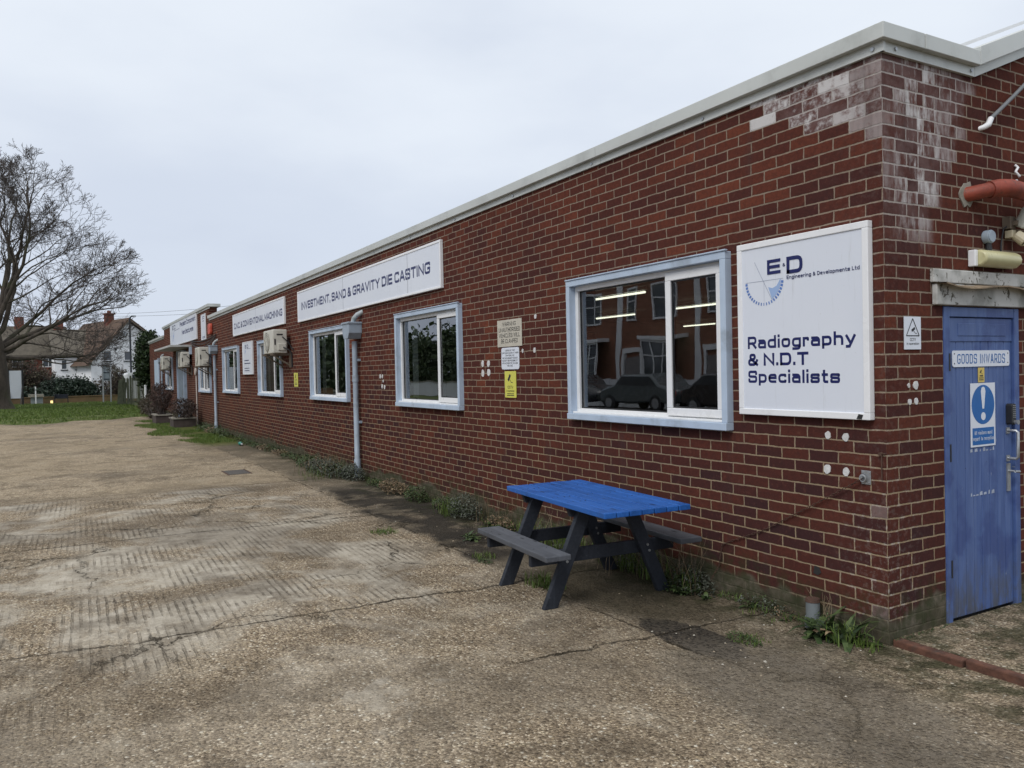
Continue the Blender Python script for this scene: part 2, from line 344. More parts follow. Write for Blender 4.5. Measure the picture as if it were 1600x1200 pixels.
# ------------------------------------------------------------------ ground materials
def mat_ground():
    N = NT('worn_concrete_yard'); p = N.obj(); X, Y, Z = N.xyz(p)
    # exposed aggregate
    v1 = N.n('TexVoronoi', {'Vector': p, 'Scale': 48.0, 'Randomness': 1.0}, out=None)
    v2 = N.n('TexVoronoi', {'Vector': p, 'Scale': 110.0, 'Randomness': 1.0}, out=None)
    r1 = N.xyz(v1.outputs['Color'])[0]; r2_ = N.xyz(v2.outputs['Color'])[1]
    stone = N.ramp(r1, [(0.0, (0.070, 0.052, 0.037)), (0.25, (0.14, 0.108, 0.075)), (0.55, (0.235, 0.185, 0.130)), (0.80, (0.35, 0.28, 0.185)), (0.92, (0.52, 0.45, 0.33)), (1.0, (0.72, 0.68, 0.58))])
    grit = N.ramp(r2_, [(0.0, (0.050, 0.039, 0.029)), (0.5, (0.17, 0.135, 0.096)), (0.9, (0.31, 0.255, 0.185)), (1.0, (0.55, 0.49, 0.39))])
    agg = N.mix(N.ss(v1.outputs['Distance'], 0.25, 0.62), stone, grit)
    agg = N.mix(0.15, agg, (0.19, 0.15, 0.105))
    far = N.ss(X, -9.9, -9.4, 1.0, 0.0)
    mid = N.noise(N.comb(N.mul(X, 0.55), Y, 0.0), 9.0, 5, 0.75)
    mid = N.add(N.mul(mid, 0.5), N.mul(N.noise(N.comb(N.mul(X, 0.5), Y, 3.0), 26.0, 3, 0.8), 0.5))
    agg = N.mix(N.mul(far, 0.30), agg, (0.31, 0.26, 0.19))
    agg = N.mix(N.mul(far, N.ss(mid, 0.48, 0.40, 0, 0.7)), agg, (0.115, 0.088, 0.058))
    agg = N.mix(N.mul(far, N.ss(mid, 0.53, 0.61, 0, 0.6)), agg, (0.43, 0.37, 0.275))
    # smooth laitance: grey concrete
    sm = N.ramp(N.noise(p, 5, 6, 0.7), [(0.3, (0.185, 0.163, 0.132)), (0.55, (0.30, 0.275, 0.232)), (0.75, (0.39, 0.362, 0.315))])
    sm = N.mix(N.ss(N.noise(p, 190, 3, 0.7), 0.5, 0.7, 0, 0.35), sm, (0.09, 0.075, 0.055))
    sm = N.mix(N.ss(r1, 0.90, 0.96, 0, 0.30), sm, (0.40, 0.37, 0.31))
    # where the laitance survives
    warp = N.noise(p, 0.9, 3, 0.6)
    zone = N.mul(N.ss(X, -9.72, -9.60), N.ss(X, -3.3, -0.6, 1.0, 0.20))
    zone = N.mul(zone, N.ss(Y, -1.7, -1.1, 1.0, 0.25))
    pat = N.noise(N.n('VectorMath', {0: p, 1: (3.1, 8.2, 0.0)}, operation='ADD'), 0.62, 6, 0.66, 0.5)
    smooth = N.mul(zone, N.ss(pat, 0.43, 0.56))
    nearpat = N.mul(N.ss(pat, 0.60, 0.68, 0, 0.8), N.ss(X, -9.7, -9.5))
    smooth = N.math('MAXIMUM', smooth, nearpat)
    c = N.mix(smooth, agg, sm)
    # tamped ribs running along the slab
    rn = N.add(N.add(Y, N.mul(X, 0.02)), N.math('MULTIPLY_ADD', N.noise(p, 0.5, 2), 0.03, 0.0))
    f1 = N.math('SINE', N.mul(rn, 2*pi/0.056))
    rw = N.add(f1, N.math('MULTIPLY_ADD', N.noise(N.comb(N.mul(X, 2.5), N.mul(Y, 40.0), 0.0), 1.0, 5, 0.75), 5.0, -2.6))
    rib = N.ss(rw, 0.25, 0.9)
    ribz = N.mul(N.mul(N.ss(X, -9.70, -9.62), N.ss(X, -2.4, -1.2, 1.0, 0.25)), N.ss(N.noise(p, 0.8, 4, 0.6), 0.36, 0.54))
    ribz = N.mul(ribz, N.ss(Y, -1.25, -1.05, 1.0, 0.0))
    ribm = N.mul(N.mul(rib, ribz), N.ss(N.noise(N.n('VectorMath', {0: p, 1: (5.0, 1.0, 0.0)}, operation='ADD'), 2.2, 6, 0.75), 0.40, 0.60, 0.05, 0.80))
    c = N.mix(N.mul(ribm, N.add(0.35, N.mul(smooth, 0.30))), c, (0.070, 0.055, 0.038))
    c = N.mix(1.0, c, (1.36, 1.34, 1.30), mode='MULTIPLY')
    # broad damp and dirt patches
    b1_ = N.noise(N.n('VectorMath', {0: p, 1: (13.0, 2.0, 0.0)}, operation='ADD'), 0.45, 6, 0.62, 0.3)
    c = N.mix(N.ss(b1_, 0.47, 0.60, 0, 0.42), c, (0.090, 0.070, 0.048))
    b3 = N.noise(N.n('VectorMath', {0: p, 1: (1.0, 22.0, 0.0)}, operation='ADD'), 1.7, 6, 0.68, 0.3)
    c = N.mix(N.ss(b3, 0.50, 0.62, 0, 0.42), c, (0.085, 0.067, 0.047))
    c = N.mix(N.ss(b3, 0.48, 0.32, 0, 0.30), c, (0.42, 0.37, 0.285))
    c = N.mix(N.mul(far, N.ss(N.noise(p, 0.23, 4), 0.45, 0.6, 0, 0.35)), c, (0.30, 0.24, 0.16))
    # the foot-of-wall strip: smooth dark asphalt, mossy
    edge = N.add(Y, N.math('MULTIPLY_ADD', N.noise(p, 1.4, 6, 0.75), 0.95, -0.45))
    strip = N.mul(N.ss(edge, -1.12, -0.86), N.ss(X, 0.3, -0.3))
    asp = N.ramp(N.noise(p, 6, 6, 0.7), [(0.3, (0.060, 0.050, 0.036)), (0.7, (0.15, 0.128, 0.094))])
    c = N.mix(N.mul(strip, N.ss(N.noise(p, 1.1, 4), 0.35, 0.6, 0.35, 0.8)), c, asp)
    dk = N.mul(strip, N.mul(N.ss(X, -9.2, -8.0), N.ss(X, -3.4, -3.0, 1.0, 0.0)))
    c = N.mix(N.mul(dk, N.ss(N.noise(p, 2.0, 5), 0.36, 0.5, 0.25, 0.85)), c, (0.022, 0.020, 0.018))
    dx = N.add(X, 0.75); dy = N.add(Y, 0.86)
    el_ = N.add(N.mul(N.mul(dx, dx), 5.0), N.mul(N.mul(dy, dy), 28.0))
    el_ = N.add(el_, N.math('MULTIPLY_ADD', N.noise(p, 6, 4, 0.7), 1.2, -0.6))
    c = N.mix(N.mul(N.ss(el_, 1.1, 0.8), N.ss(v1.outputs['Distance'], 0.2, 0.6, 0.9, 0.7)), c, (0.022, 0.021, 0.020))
    dx = N.add(X, 1.9); dy = N.add(Y, 0.55)  # under the picnic table: dirt, moss and contact shade painted into the ground colour
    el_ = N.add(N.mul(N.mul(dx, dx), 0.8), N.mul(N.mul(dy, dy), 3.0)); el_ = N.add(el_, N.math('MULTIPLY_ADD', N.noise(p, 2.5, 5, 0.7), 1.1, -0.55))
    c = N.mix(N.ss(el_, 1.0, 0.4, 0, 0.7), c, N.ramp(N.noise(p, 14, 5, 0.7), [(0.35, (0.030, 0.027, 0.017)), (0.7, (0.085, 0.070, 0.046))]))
    # smooth patch repair by the corner
    dx = N.add(X, -0.3); dy = N.add(Y, 1.0)
    el_ = N.add(N.mul(N.mul(dx, dx), 0.9), N.mul(N.mul(dy, dy), 3.2))
    el_ = N.add(el_, N.math('MULTIPLY_ADD', N.noise(p, 3, 4, 0.7), 0.9, -0.45))
    c = N.mix(N.ss(el_, 1.25, 0.35, 0, 0.75), c, N.ramp(N.noise(p, 9, 5, 0.7), [(0.3, (0.085, 0.072, 0.054)), (0.7, (0.15, 0.13, 0.105))]))
    # moss and grass stain
    ms = N.mul(N.ss(edge, -0.62, -0.12), N.ss(N.noise(p, 4.5, 5, 0.7), 0.42, 0.6))
    c = N.mix(N.mul(ms, 0.75), c, (0.030, 0.034, 0.014))
    m2 = N.mul(N.mul(N.ss(X, -33.0, -31.5), N.ss(X, -16.8, -18.2)), N.ss(N.add(Y, N.math('MULTIPLY_ADD', N.noise(p, 0.7, 4), 1.5, -0.75)), -1.5, -0.9))
    c = N.mix(N.mul(m2, 0.85), c, N.ramp(N.noise(p, 3, 5, 0.7), [(0.3, (0.045, 0.040, 0.012)), (0.5, (0.075, 0.10, 0.016)), (0.7, (0.11, 0.10, 0.03))]))
    # joints and cracks
    wx = N.add(X, N.add(N.mul(Y, -0.05), N.math('MULTIPLY_ADD', N.noise(p, 1.2, 6, 0.7), 0.34, -0.17)))
    def line(val, at, wdt): return N.ss(N.math('ABSOLUTE', N.sub(val, at)), wdt, wdt*2.2, 1.0, 0.0)
    jn = line(wx, -2.42, 0.008)
    for a in (-6.0, -9.66): jn = N.math('MAXIMUM', jn, line(wx, a, 0.007))
    jn = N.math('MAXIMUM', jn, N.mul(line(wx, -0.85, 0.006), N.ss(Y, -2.1, -1.9)))
    wy = N.add(Y, N.math('MULTIPLY_ADD', N.noise(p, 1.6, 5, 0.7), 0.16, -0.08))
    jn = N.math('MAXIMUM', jn, N.mul(N.mul(line(wy, -1.02, 0.006), N.ss(N.noise(p, 1.9, 4, 0.7), 0.45, 0.55)), N.ss(X, 0.0, -0.4)))
    jn = N.math('MAXIMUM', jn, N.mul(line(wy, -5.75, 0.010), N.ss(X, -9.7, -9.6)))
    ck = N.n('TexVoronoi', {'Vector': N.n('VectorMath', {0: p, 1: N.n('VectorMath', {0: N.noise(p, 1.6, 6, 0.7, out=1), 3: 0.75}, operation='SCALE')}, operation='ADD'), 'Scale': 0.50}, feature='DISTANCE_TO_EDGE')
    cm = N.mul(N.ss(ck, 0.0018, 0.0055, 1.0, 0.0), N.ss(N.noise(p, 0.55, 3), 0.47, 0.54))
    cm = N.mul(N.mul(cm, N.ss(X, -9.6, -9.0)), N.ss(X, -2.6, -1.9, 1.0, 0.25))
    jm = N.math('MAXIMUM', jn, cm)
    c = N.mix(N.mul(jm, N.ss(N.noise(p, 3.3, 5, 0.75), 0.35, 0.6, 0.25, 0.9)), c, (0.024, 0.019, 0.012))
    halo = N.mul(N.ss(ck, 0.0, 0.05, 1.0, 0.0), N.ss(N.noise(p, 0.55, 3), 0.50, 0.58))
    c = N.mix(N.mul(halo, 0.22), c, (0.06, 0.046, 0.026))
    rough = N.ss(b1_, 0.5, 0.65, 0.92, 0.72)
    h = N.mul(N.ss(v1.outputs['Distance'], 0.0, 0.6, 1.0, 0.0), N.sub(1.0, N.mul(smooth, 0.8)))
    h = N.add(h, N.mul(N.noise(p, 11, 5, 0.7), 1.4)); h = N.add(h, N.mul(N.noise(p, 2.2, 3), 3.0))
    h = N.sub(h, N.mul(ribm, 0.8)); h = N.sub(h, N.mul(jm, 2.5))
    return N.bsdf(c, rough, N.bump(h, 1.0, 0.012), spec=0.10)
M_YARD = mat_ground()

def mat_simple(name, stops, scale, rough=0.9, bump=0.5, bs=30):
    N = NT(name); p = N.obj()
    c = N.ramp(N.noise(p, scale, 6, 0.7), stops)
    return N.bsdf(c, rough, N.bump(N.noise(p, bs, 4, 0.7), bump, 0.02), spec=0.3)
M_TURF = mat_simple('turf', [(0.3, (0.045, 0.055, 0.014)), (0.5, (0.068, 0.092, 0.018)), (0.7, (0.12, 0.125, 0.035))], 1.6)
M_FAR = mat_simple('far_ground', [(0.3, (0.05, 0.06, 0.03)), (0.7, (0.09, 0.09, 0.06))], 0.6)
M_ROAD = mat_simple('road_asphalt', [(0.3, (0.045, 0.045, 0.046)), (0.7, (0.07, 0.069, 0.067))], 3.0)
M_SLAB = mat_simple('door_slab', [(0.3, (0.10, 0.08, 0.055)), (0.5, (0.17, 0.14, 0.10)), (0.72, (0.27, 0.23, 0.17))], 30, bump=0.7, bs=80)
M_RETW = plain('retaining_wall_brick', (0.13, 0.085, 0.04), 0.9, 0.3, 1.2, dirt=(0.06, 0.07, 0.02), dirtscale=0.8, dirtamt=0.7)

# ------------------------------------------------------------------ mesh builder
class MB:
    def __init__(s): s.v = []; s.f = []; s.m = []; s.cuts = []
    def quad(s, *pts, m=0):
        b = len(s.v); s.v += [tuple(p) for p in pts]; s.f.append(tuple(range(b, b+len(pts)))); s.m.append(m)
    def box(s, x0, x1, y0, y1, z0, z1, m=0, T=None):
        b = len(s.v)
        P = [(x0, y0, z0), (x1, y0, z0), (x1, y1, z0), (x0, y1, z0), (x0, y0, z1), (x1, y0, z1), (x1, y1, z1), (x0, y1, z1)]
        if T: P = [tuple(T @ V(p)) for p in P]
        s.v += P
        for f in ((0, 3, 2, 1), (4, 5, 6, 7), (0, 1, 5, 4), (1, 2, 6, 5), (2, 3, 7, 6), (3, 0, 4, 7)):
            s.f.append(tuple(b+i for i in f)); s.m.append(m)
        return s
    def beam(s, a, b, w, h, m=0, side=V((0, 0, 1))):
        """rectangular bar from a to b, w across, h along 'side'"""
        a, b = V(a), V(b); d = (b-a).normalized(); t = d.cross(side).normalized(); n = t.cross(d)
        t = t*w/2; n = n*h/2; i0 = len(s.v)
        for c in (a, b):
            for k in (-t-n, t-n, t+n, -t+n): s.v.append(tuple(c+k))
        for f in ((0, 1, 2, 3), (7, 6, 5, 4), (0, 4, 5, 1), (1, 5, 6, 2), (2, 6, 7, 3), (3, 7, 4, 0)):
            s.f.append(tuple(i0+i for i in f)); s.m.append(m)
        return s
    def path(s, pts, rad_, n=10, m=0, caps=True):
        pts = [V(p) for p in pts]
        if not isinstance(rad_, (list, tuple)): rad_ = [rad_]*len(pts)
        prev = None; rings = []
        for i, p in enumerate(pts):
            d = (pts[min(i+1, len(pts)-1)]-pts[max(i-1, 0)])
            if d.length < 1e-9: d = V((0, 0, 1))
            d.normalize()
            if prev is None:
                a = V((0, 0, 1)) if abs(d.z) < 0.9 else V((1, 0, 0)); t = d.cross(a).normalized()
            else:
                t = (prev-d*prev.dot(d)).normalized()
            prev = t; bt = d.cross(t); b = len(s.v)
            for k in range(n):
                a = 2*pi*k/n; s.v.append(tuple(p+(t*cos(a)+bt*sin(a))*rad_[i]))
            rings.append(b)
        for i in range(len(rings)-1):
            for k in range(n):
                s.f.append((rings[i]+k, rings[i]+(k+1) % n, rings[i+1]+(k+1) % n, rings[i+1]+k)); s.m.append(m)
        if caps:
            s.f.append(tuple(rings[0]+k for k in range(n))[::-1]); s.m.append(m)
            s.f.append(tuple(rings[-1]+k for k in range(n))); s.m.append(m)
        return s
    def prism(s, poly, y0, y1, m=0, axes='xz'):
        """poly of (a,b) extruded from y0 to y1 along the third axis"""
        def P(a, b, c): return (a, c, b) if axes == 'xz' else ((c, a, b) if axes == 'yz' else (a, b, c))
        n = len(poly); b = len(s.v)
        for c in (y0, y1):
            for (x, z) in poly: s.v.append(P(x, z, c))
        s.f.append(tuple(b+i for i in range(n))); s.f.append(tuple(b+n+i for i in range(n))[::-1]); s.m += [m, m]
        for i in range(n):
            j = (i+1) % n; s.f.append((b+i, b+n+i, b+n+j, b+j)); s.m.append(m)
        return s
    def build(s, name, mats, parent=None, smooth=False, bevel=0.0, norm=True, label=None, loc=None):
        if len(s.cuts) > 1:                       # each line of writing becomes a part of its own
            cs = [0]+s.cuts[1:]+[len(s.f)]
            for a, b in zip(cs[:-1], cs[1:]):
                q = MB()
                for k in range(a, b):
                    i0 = len(q.v); q.v += [s.v[i] for i in s.f[k]]; q.f.append(tuple(range(i0, i0+len(s.f[k])))); q.m.append(s.m[k])
                o = q.build(name, mats, parent, norm=norm)
            return o
        me = bpy.data.meshes.new(name); me.from_pydata(s.v, [], s.f)
        if not isinstance(mats, (list, tuple)): mats = [mats]
        for k in mats: me.materials.append(k)
        me.polygons.foreach_set('material_index', s.m)
        if norm:
            import bmesh
            bm = bmesh.new(); bm.from_mesh(me); bmesh.ops.recalc_face_normals(bm, faces=bm.faces); bm.to_mesh(me); bm.free()
        if smooth:
            me.polygons.foreach_set('use_smooth', [True]*len(me.polygons))
            try: me.set_sharp_from_angle(angle=rad(50))
            except Exception: pass
        me.update()
        o = bpy.data.objects.new(name, me); C.objects.link(o)
        if parent: o.parent = parent
        if loc: o.location = loc
        if bevel:
            b = o.modifiers.new('bevel', 'BEVEL'); b.width = bevel; b.segments = 2; b.limit_method = 'ANGLE'; b.angle_limit = rad(40)
        if label: o['label'] = label
        return o

def thing(name, label, cat, loc=(0, 0, 0), rot=(0, 0, 0), group=None):
    o = bpy.data.objects.new(name, None); C.objects.link(o); o.empty_display_size = 0.2
    o.location = loc; o.rotation_euler = rot; o['label'] = label; o['category'] = cat
    if group: o['group'] = group
    return o
def tag(o, label, cat, group=None, kind=None):
    o['label'] = label; o['category'] = cat
    if group: o['group'] = group
    if kind: o['kind'] = kind
    return o
def struct(o): o['kind'] = 'structure'; return o
def copy_tree(o, parent=None):
    c = o.copy(); C.objects.link(c); c.parent = parent
    for ch in list(o.children): copy_tree(ch, c)
    return c
LEFT = (pi/2, 0, 0); RIGHT = (pi/2, 0, pi/2)

# ------------------------------------------------------------------ stroke lettering (squarish wide face)
R_ = 0.24
def _g():
    R = R_; X = 0.66; g = {}
    g['A'] = (1.0, [[(0, 0), (.44, 1), (.56, 1), (1, 0)], [(.17, .3), (.83, .3)]])
    g['B'] = (.95, [[(0, 0), (0, 1), (.95, 1, R), (.95, .53, R), (0, .53)], [(.9, .53, R), (1, .53, R), (1, 0, R), (0, 0)]])
    g['C'] = (.95, [[(1, .84), (1, 1, .14), (0, 1, R), (0, 0, R), (1, 0, .14), (1, .16)]])
    g['D'] = (1.0, [[(0, 0), (0, 1), (1, 1, R*1.3), (1, 0, R*1.3), (0, 0)]])
    g['E'] = (.88, [[(1, 1), (0, 1), (0, 0), (1, 0)], [(0, .5), (.94, .5)]])
    g['F'] = (.85, [[(1, 1), (0, 1), (0, 0)], [(0, .48), (.92, .48)]])
    g['G'] = (1.0, [[(1, .86), (1, 1, .12), (0, 1, R), (0, 0, R), (1, 0, .18), (1, .46), (.6, .46)]])
    g['H'] = (1.0, [[(0, 0), (0, 1)], [(1, 0), (1, 1)], [(0, .5), (1, .5)]])
    g['I'] = (0.0, [[(0, 0), (0, 1)]])
    g['J'] = (.7, [[(1, 1), (1, 0, R), (0, 0, R), (0, .25)]])
    g['K'] = (.95, [[(0, 0), (0, 1)], [(1, 1), (.25, .52), (1, 0)], [(0, .52), (.25, .52)]])
    g['L'] = (.8, [[(0, 1), (0, 0), (1, 0)]])
    g['M'] = (1.2, [[(0, 0), (0, 1), (.5, .12), (1, 1), (1, 0)]])
    g['N'] = (1.0, [[(0, 0), (0, 1), (1, 0), (1, 1)]])
    g['O'] = (1.0, [[(.5, 1), (0, 1, R), (0, 0, R), (1, 0, R), (1, 1, R), (.5, 1)]])
    g['P'] = (.92, [[(0, 0), (0, 1), (1, 1, R), (1, .42, R), (0, .42)]])
    g['Q'] = g['O']
    g['R'] = (.95, [[(0, 0), (0, 1), (1, 1, R), (1, .42, R), (0, .42)], [(.55, .42), (1, 0)]])
    g['S'] = (.98, [[(1, .80), (1, 1, .15), (0, 1, .15), (0, .53, .12), (1, .49, .12), (1, 0, .15), (0, 0, .15), (0, .20)]])
    g['T'] = (.95, [[(0, 1), (1, 1)], [(.5, 1), (.5, 0)]])
    g['U'] = (1.0, [[(0, 1), (0, 0, R), (1, 0, R), (1, 1)]])
    g['V'] = (1.0, [[(0, 1), (.5, 0), (1, 1)]])
    g['W'] = (1.35, [[(0, 1), (.25, 0), (.5, .9), (.75, 0), (1, 1)]])
    g['Y'] = (1.0, [[(0, 1), (.5, .45), (1, 1)], [(.5, .45), (.5, 0)]])
    g['&'] = (.95, [[(1, 0), (.18, .66, .06), (.18, 1, .16), (.72, 1, .16), (.72, .62, .12), (0, .42, .12), (0, 0, R), (.78, 0, R), (1, .42)]])
    g['!'] = (0.0, [[(0, .35), (0, 1)], [(0, 0), (0, .06)]])
    g['.'] = (0.0, [[(0, 0), (0, .05)]]); g[','] = (0.0, [[(0, -.12), (0, .05)]])
    g['a'] = (.82, [[(.05, X), (1, X, R), (1, 0)], [(1, .42), (0, .42, .14), (0, 0, .14), (1, 0)]])
    g['b'] = (.85, [[(0, 1.02), (0, 0), (1, 0, R), (1, X, R), (0, X)]])
    g['c'] = (.8, [[(1, .58), (1, X, .08), (0, X, R), (0, 0, R), (1, 0, .08), (1, .08)]])
    g['d'] = (.85, [[(1, 1.02), (1, 0), (0, 0, R), (0, X, R), (1, X)]])
    g['e'] = (.85, [[(0, .37), (1, .37), (1, X, R), (0, X, R), (0, 0, R), (.95, 0)]])
    g['f'] = (.5, [[(1, 1.02), (.35, 1.02, .15), (.35, 0)], [(0, X), (.9, X)]])
    g['g'] = (.85, [[(1, 0), (0, 0, R), (0, X, R), (1, X), (1, -.28, R), (.05, -.28)]])
    g['h'] = (.82, [[(0, 1.02), (0, 0)], [(0, X), (1, X, R), (1, 0)]])
    g['i'] = (0.0, [[(0, 0), (0, X)], [(0, 1.04), (0, 1.06)]])
    g['l'] = (0.0, [[(0, 0), (0, 1.02)]])
    g['m'] = (1.3, [[(0, 0), (0, X), (1, X, .14), (1, 0)], [(.5, X), (.5, 0)]])
    g['n'] = (.82, [[(0, 0), (0, X), (1, X, R), (1, 0)]])
    g['o'] = (.85, [[(.5, X), (0, X, R), (0, 0, R), (1, 0, R), (1, X, R), (.5, X)]])
    g['p'] = (.85, [[(0, -.28), (0, X), (1, X, R), (1, 0, R), (0, 0)]])
    g['r'] = (.5, [[(0, 0), (0, X), (1, X, .12), (1, .55)]])
    g['s'] = (.86, [[(1, .60), (1, X, .10), (0, X, .10), (0, .37, .08), (1, .35, .08), (1, 0, .10), (0, 0, .10), (0, .12)]])
    g['t'] = (.5, [[(.3, .98), (.3, 0, .15), (1, 0)], [(0, X), (.95, X)]])
    g['u'] = (.82, [[(0, X), (0, 0, R), (1, 0), (1, X)]])
    g['v'] = (.85, [[(0, X), (.5, 0), (1, X)]])
    g['y'] = (.85, [[(0, X), (.5, .02)], [(1, X), (.36, -.28), (.05, -.28)]])
    return g
GL = _g()
def lettering(mb, s, x, y, h, width=None, bold=0.17, wide=1.0, z=0.001, align='l', m=0):
    """flat stroked text; x,y = baseline start in the sign's own plane; returns its width"""
    t = h*bold; gap = h*0.17; mb.cuts.append(len(mb.f))
    def adv(k, c): return (h*0.42 if c == ' ' else GL[c][0]*(h-t)*k+t+gap)
    nat = lambda k: sum(adv(k, c) for c in s if c == ' ' or c in GL)-gap
    k = wide
    if width:
        fixed = nat(0); k = max(0.15, (width-fixed)/(nat(1.0)-fixed))
        if fixed > width*0.8:
            gap = h*0.09; fixed = nat(0); k = max(0.2, (width-fixed)/max(1e-6, nat(1.0)-fixed))
    W = nat(k); cx = x-(W/2 if align == 'c' else 0)
    lay = 0
    for c in s:
        if c != ' ' and c in GL:
            gw, polys = GL[c]; gw = gw*(h-t)*k
            for pi_, pl in enumerate(polys):
                pts = []
                for q in pl:
                    r = q[2]*h if len(q) > 2 else 0
                    pts.append((V((cx+t/2+q[0]*gw, y+t/2+q[1]*(h-t))), r))
                o = []
                for i, (p, r) in enumerate(pts):
                    if r and 0 < i < len(pts)-1:
                        a, b = pts[i-1][0], pts[i+1][0]
                        da, db = (a-p), (b-p)
                        rr = min(r, da.length*0.5, db.length*0.5)
                        A = p+da.normalized()*rr; B = p+db.normalized()*rr
                        for j in range(5):
                            u = j/4; o.append(A*(1-u)**2+p*2*u*(1-u)+B*u*u)
                    else: o.append(p)
                q2 = [o[0]]
                for p in o[1:]:
                    if (p-q2[-1]).length > 1e-5: q2.append(p)
                o = q2
                if len(o) < 2: continue
                o[0] = o[0]+(o[0]-o[1]).normalized()*t/2*0.98; o[-1] = o[-1]+(o[-1]-o[-2]).normalized()*t/2*0.98
                Ls, Rs = [], []
                for i, p in enumerate(o):
                    d0 = (p-o[i-1]).normalized() if i else None
                    d1 = (o[i+1]-p).normalized() if i < len(o)-1 else None
                    if d0 is None: n = V((-d1.y, d1.x)); sc = 1
                    elif d1 is None: n = V((-d0.y, d0.x)); sc = 1
                    else:
                        n0 = V((-d0.y, d0.x)); n1_ = V((-d1.y, d1.x)); n = (n0+n1_)
                        if n.length < 1e-4: n = n0; sc = 1
                        else:
                            n.normalize(); sc = min(1/max(0.2, n.dot(n0)), 1.8)
                    Ls.append(p+n*t/2*sc); Rs.append(p-n*t/2*sc)
                zz = z+0.0004*pi_
                for i in range(len(o)-1):
                    mb.quad((Rs[i].x, Rs[i].y, zz), (Rs[i+1].x, Rs[i+1].y, zz), (Ls[i+1].x, Ls[i+1].y, zz), (Ls[i].x, Ls[i].y, zz), m=m)
        cx += adv(k, c) if (c == ' ' or c in GL) else 0
    return W
def disc(mb, x, y, r, z=0.001, n=32, m=0, ry=None, r0=0.0, a0=0, a1=2*pi):
    ry = ry or r; b = len(mb.v)
    if r0:
        for i in range(n):
            a = a0+(a1-a0)*i/n; c = a0+(a1-a0)*(i+1)/n
            mb.quad((x+r0*cos(a), y+r0*sin(a), z), (x+r*cos(a), y+r*sin(a), z), (x+r*cos(c), y+r*sin(c), z), (x+r0*cos(c), y+r0*sin(c), z), m=m)
    else:
        mb.quad(*[(x+r*cos(2*pi*i/n), y+ry*sin(2*pi*i/n), z) for i in range(n)], m=m)
def bar(mb, x0, y0, x1, y1, w, z=0.001, m=0):
    d = V((x1-x0, y1-y0)).normalized(); n = V((-d.y, d.x))*w/2
    mb.quad((x0-n.x, y0-n.y, z), (x1-n.x, y1-n.y, z), (x1+n.x, y1+n.y, z), (x0+n.x, y0+n.y, z), m=m)
def rrect(x0, x1, y0, y1, r, n=4):
    P = []
    for cx, cy, a in ((x1-r, y1-r, 0), (x0+r, y1-r, pi/2), (x0+r, y0+r, pi), (x1-r, y0+r, 3*pi/2)):
        for i in range(n+1): P.append((cx+r*cos(a+pi/2*i/n), cy+r*sin(a+pi/2*i/n)))
    return P

# ================================================================== GROUND
def sheet(name, x0, x1, y0, y1, z, mat, nx=1, ny=1, fn=None):
    mb = MB(); 
    for i in range(nx+1):
        for j in range(ny+1):
            x = x0+(x1-x0)*i/nx; y = y0+(y1-y0)*j/ny; mb.v.append((x, y, z+(fn(x, y) if fn else 0)))
    for i in range(nx):
        for j in range(ny):
            a = i*(ny+1)+j; mb.f.append((a, a+ny+1, a+ny+2, a+1)); mb.m.append(0)
    return struct(mb.build(name, mat, norm=False))
sheet('ground', -900, 600, -700, 700, -0.30, M_FAR)
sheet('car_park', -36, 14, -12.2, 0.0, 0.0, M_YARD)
struct(MB().box(-0.0, 3.6, 0.10, 6.0, -0.2, 0.035).build('door_slab', M_YARD))
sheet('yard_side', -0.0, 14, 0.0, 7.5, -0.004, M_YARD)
def verge_h(x, y):
    e = min(1, max(0, (-33.2+0.9*sin(y*0.9)+0.5*sin(y*2.3+1)-x)/2.5)); f = min(1, max(0, (x+63)/4))
    return 0.10*e*f-0.03*(1-e)+0.04*mnoise.noise(V((x*0.5, y*0.5, 0)))
sheet('grass_verge', -62.5, -31, -22, -0.35, 0.0, M_TURF, 60, 44, verge_h)
sheet('grass_verge', -62.5, -43.9, -0.35, 14, 0.0, M_TURF, 24, 16, verge_h)
sheet('road', -900, 600, -17.0, -12.6, -0.02, M_ROAD)
sheet('road', -63.6, -62.4, -60, 60, -0.12, M_ROAD)
def grass_blades(name, n, xr, yr, hr, zf, mat, wmul=1.0, test=None):
    mb = MB(); rnd = random.Random(11)
    for _ in range(n):
        x = rnd.uniform(*xr); y = rnd.uniform(*yr)
        if test and not test(x, y): continue
        h = rnd.uniform(*hr); a = rnd.uniform(0, 2*pi); w_ = 0.006*wmul*(0.6+rnd.random()); ln = rnd.uniform(0.1, 0.6)*h; b = rnd.uniform(0, 2*pi)
        z = zf(x, y); dx, dy = cos(a)*w_, sin(a)*w_
        mb.quad((x-dx, y-dy, z), (x+dx, y+dy, z), (x+ln*cos(b), y+ln*sin(b), z+h))
    return tag(mb.build(name, mat, norm=False), '', '', kind='stuff')
def clump(x, y, s=1.3): return mnoise.noise(V((x*s, y*s, 5.0)))
o = grass_blades('grass', 42000, (-60, -32.5), (-12, -0.5), (0.03, 0.10), verge_h, M_GRASS, 2.6,
                 lambda x, y: verge_h(x, y) > 0.0 and clump(x, y) > -0.45 and y > -4.3-(3.0-x)*0.075 and random.random() < 1.0)
o['label'] = 'rough green grass growing on the verge beyond the yard'; del o['category']
def patch_ok(x, y):
    return -0.30 > y > -1.75-0.25*sin(x*1.3) + max(0, (x+20))*0.5 and clump(x, y, 0.9) > -0.12 and -31.5 < x < -18.3
o = grass_blades('grass', 26000, (-32, -18), (-2.1, -0.2), (0.02, 0.07), lambda x, y: 0.0, M_GRASS, 1.2, patch_ok)
o['label'] = 'short mossy turf creeping over the yard by the brick wall'; del o['category']

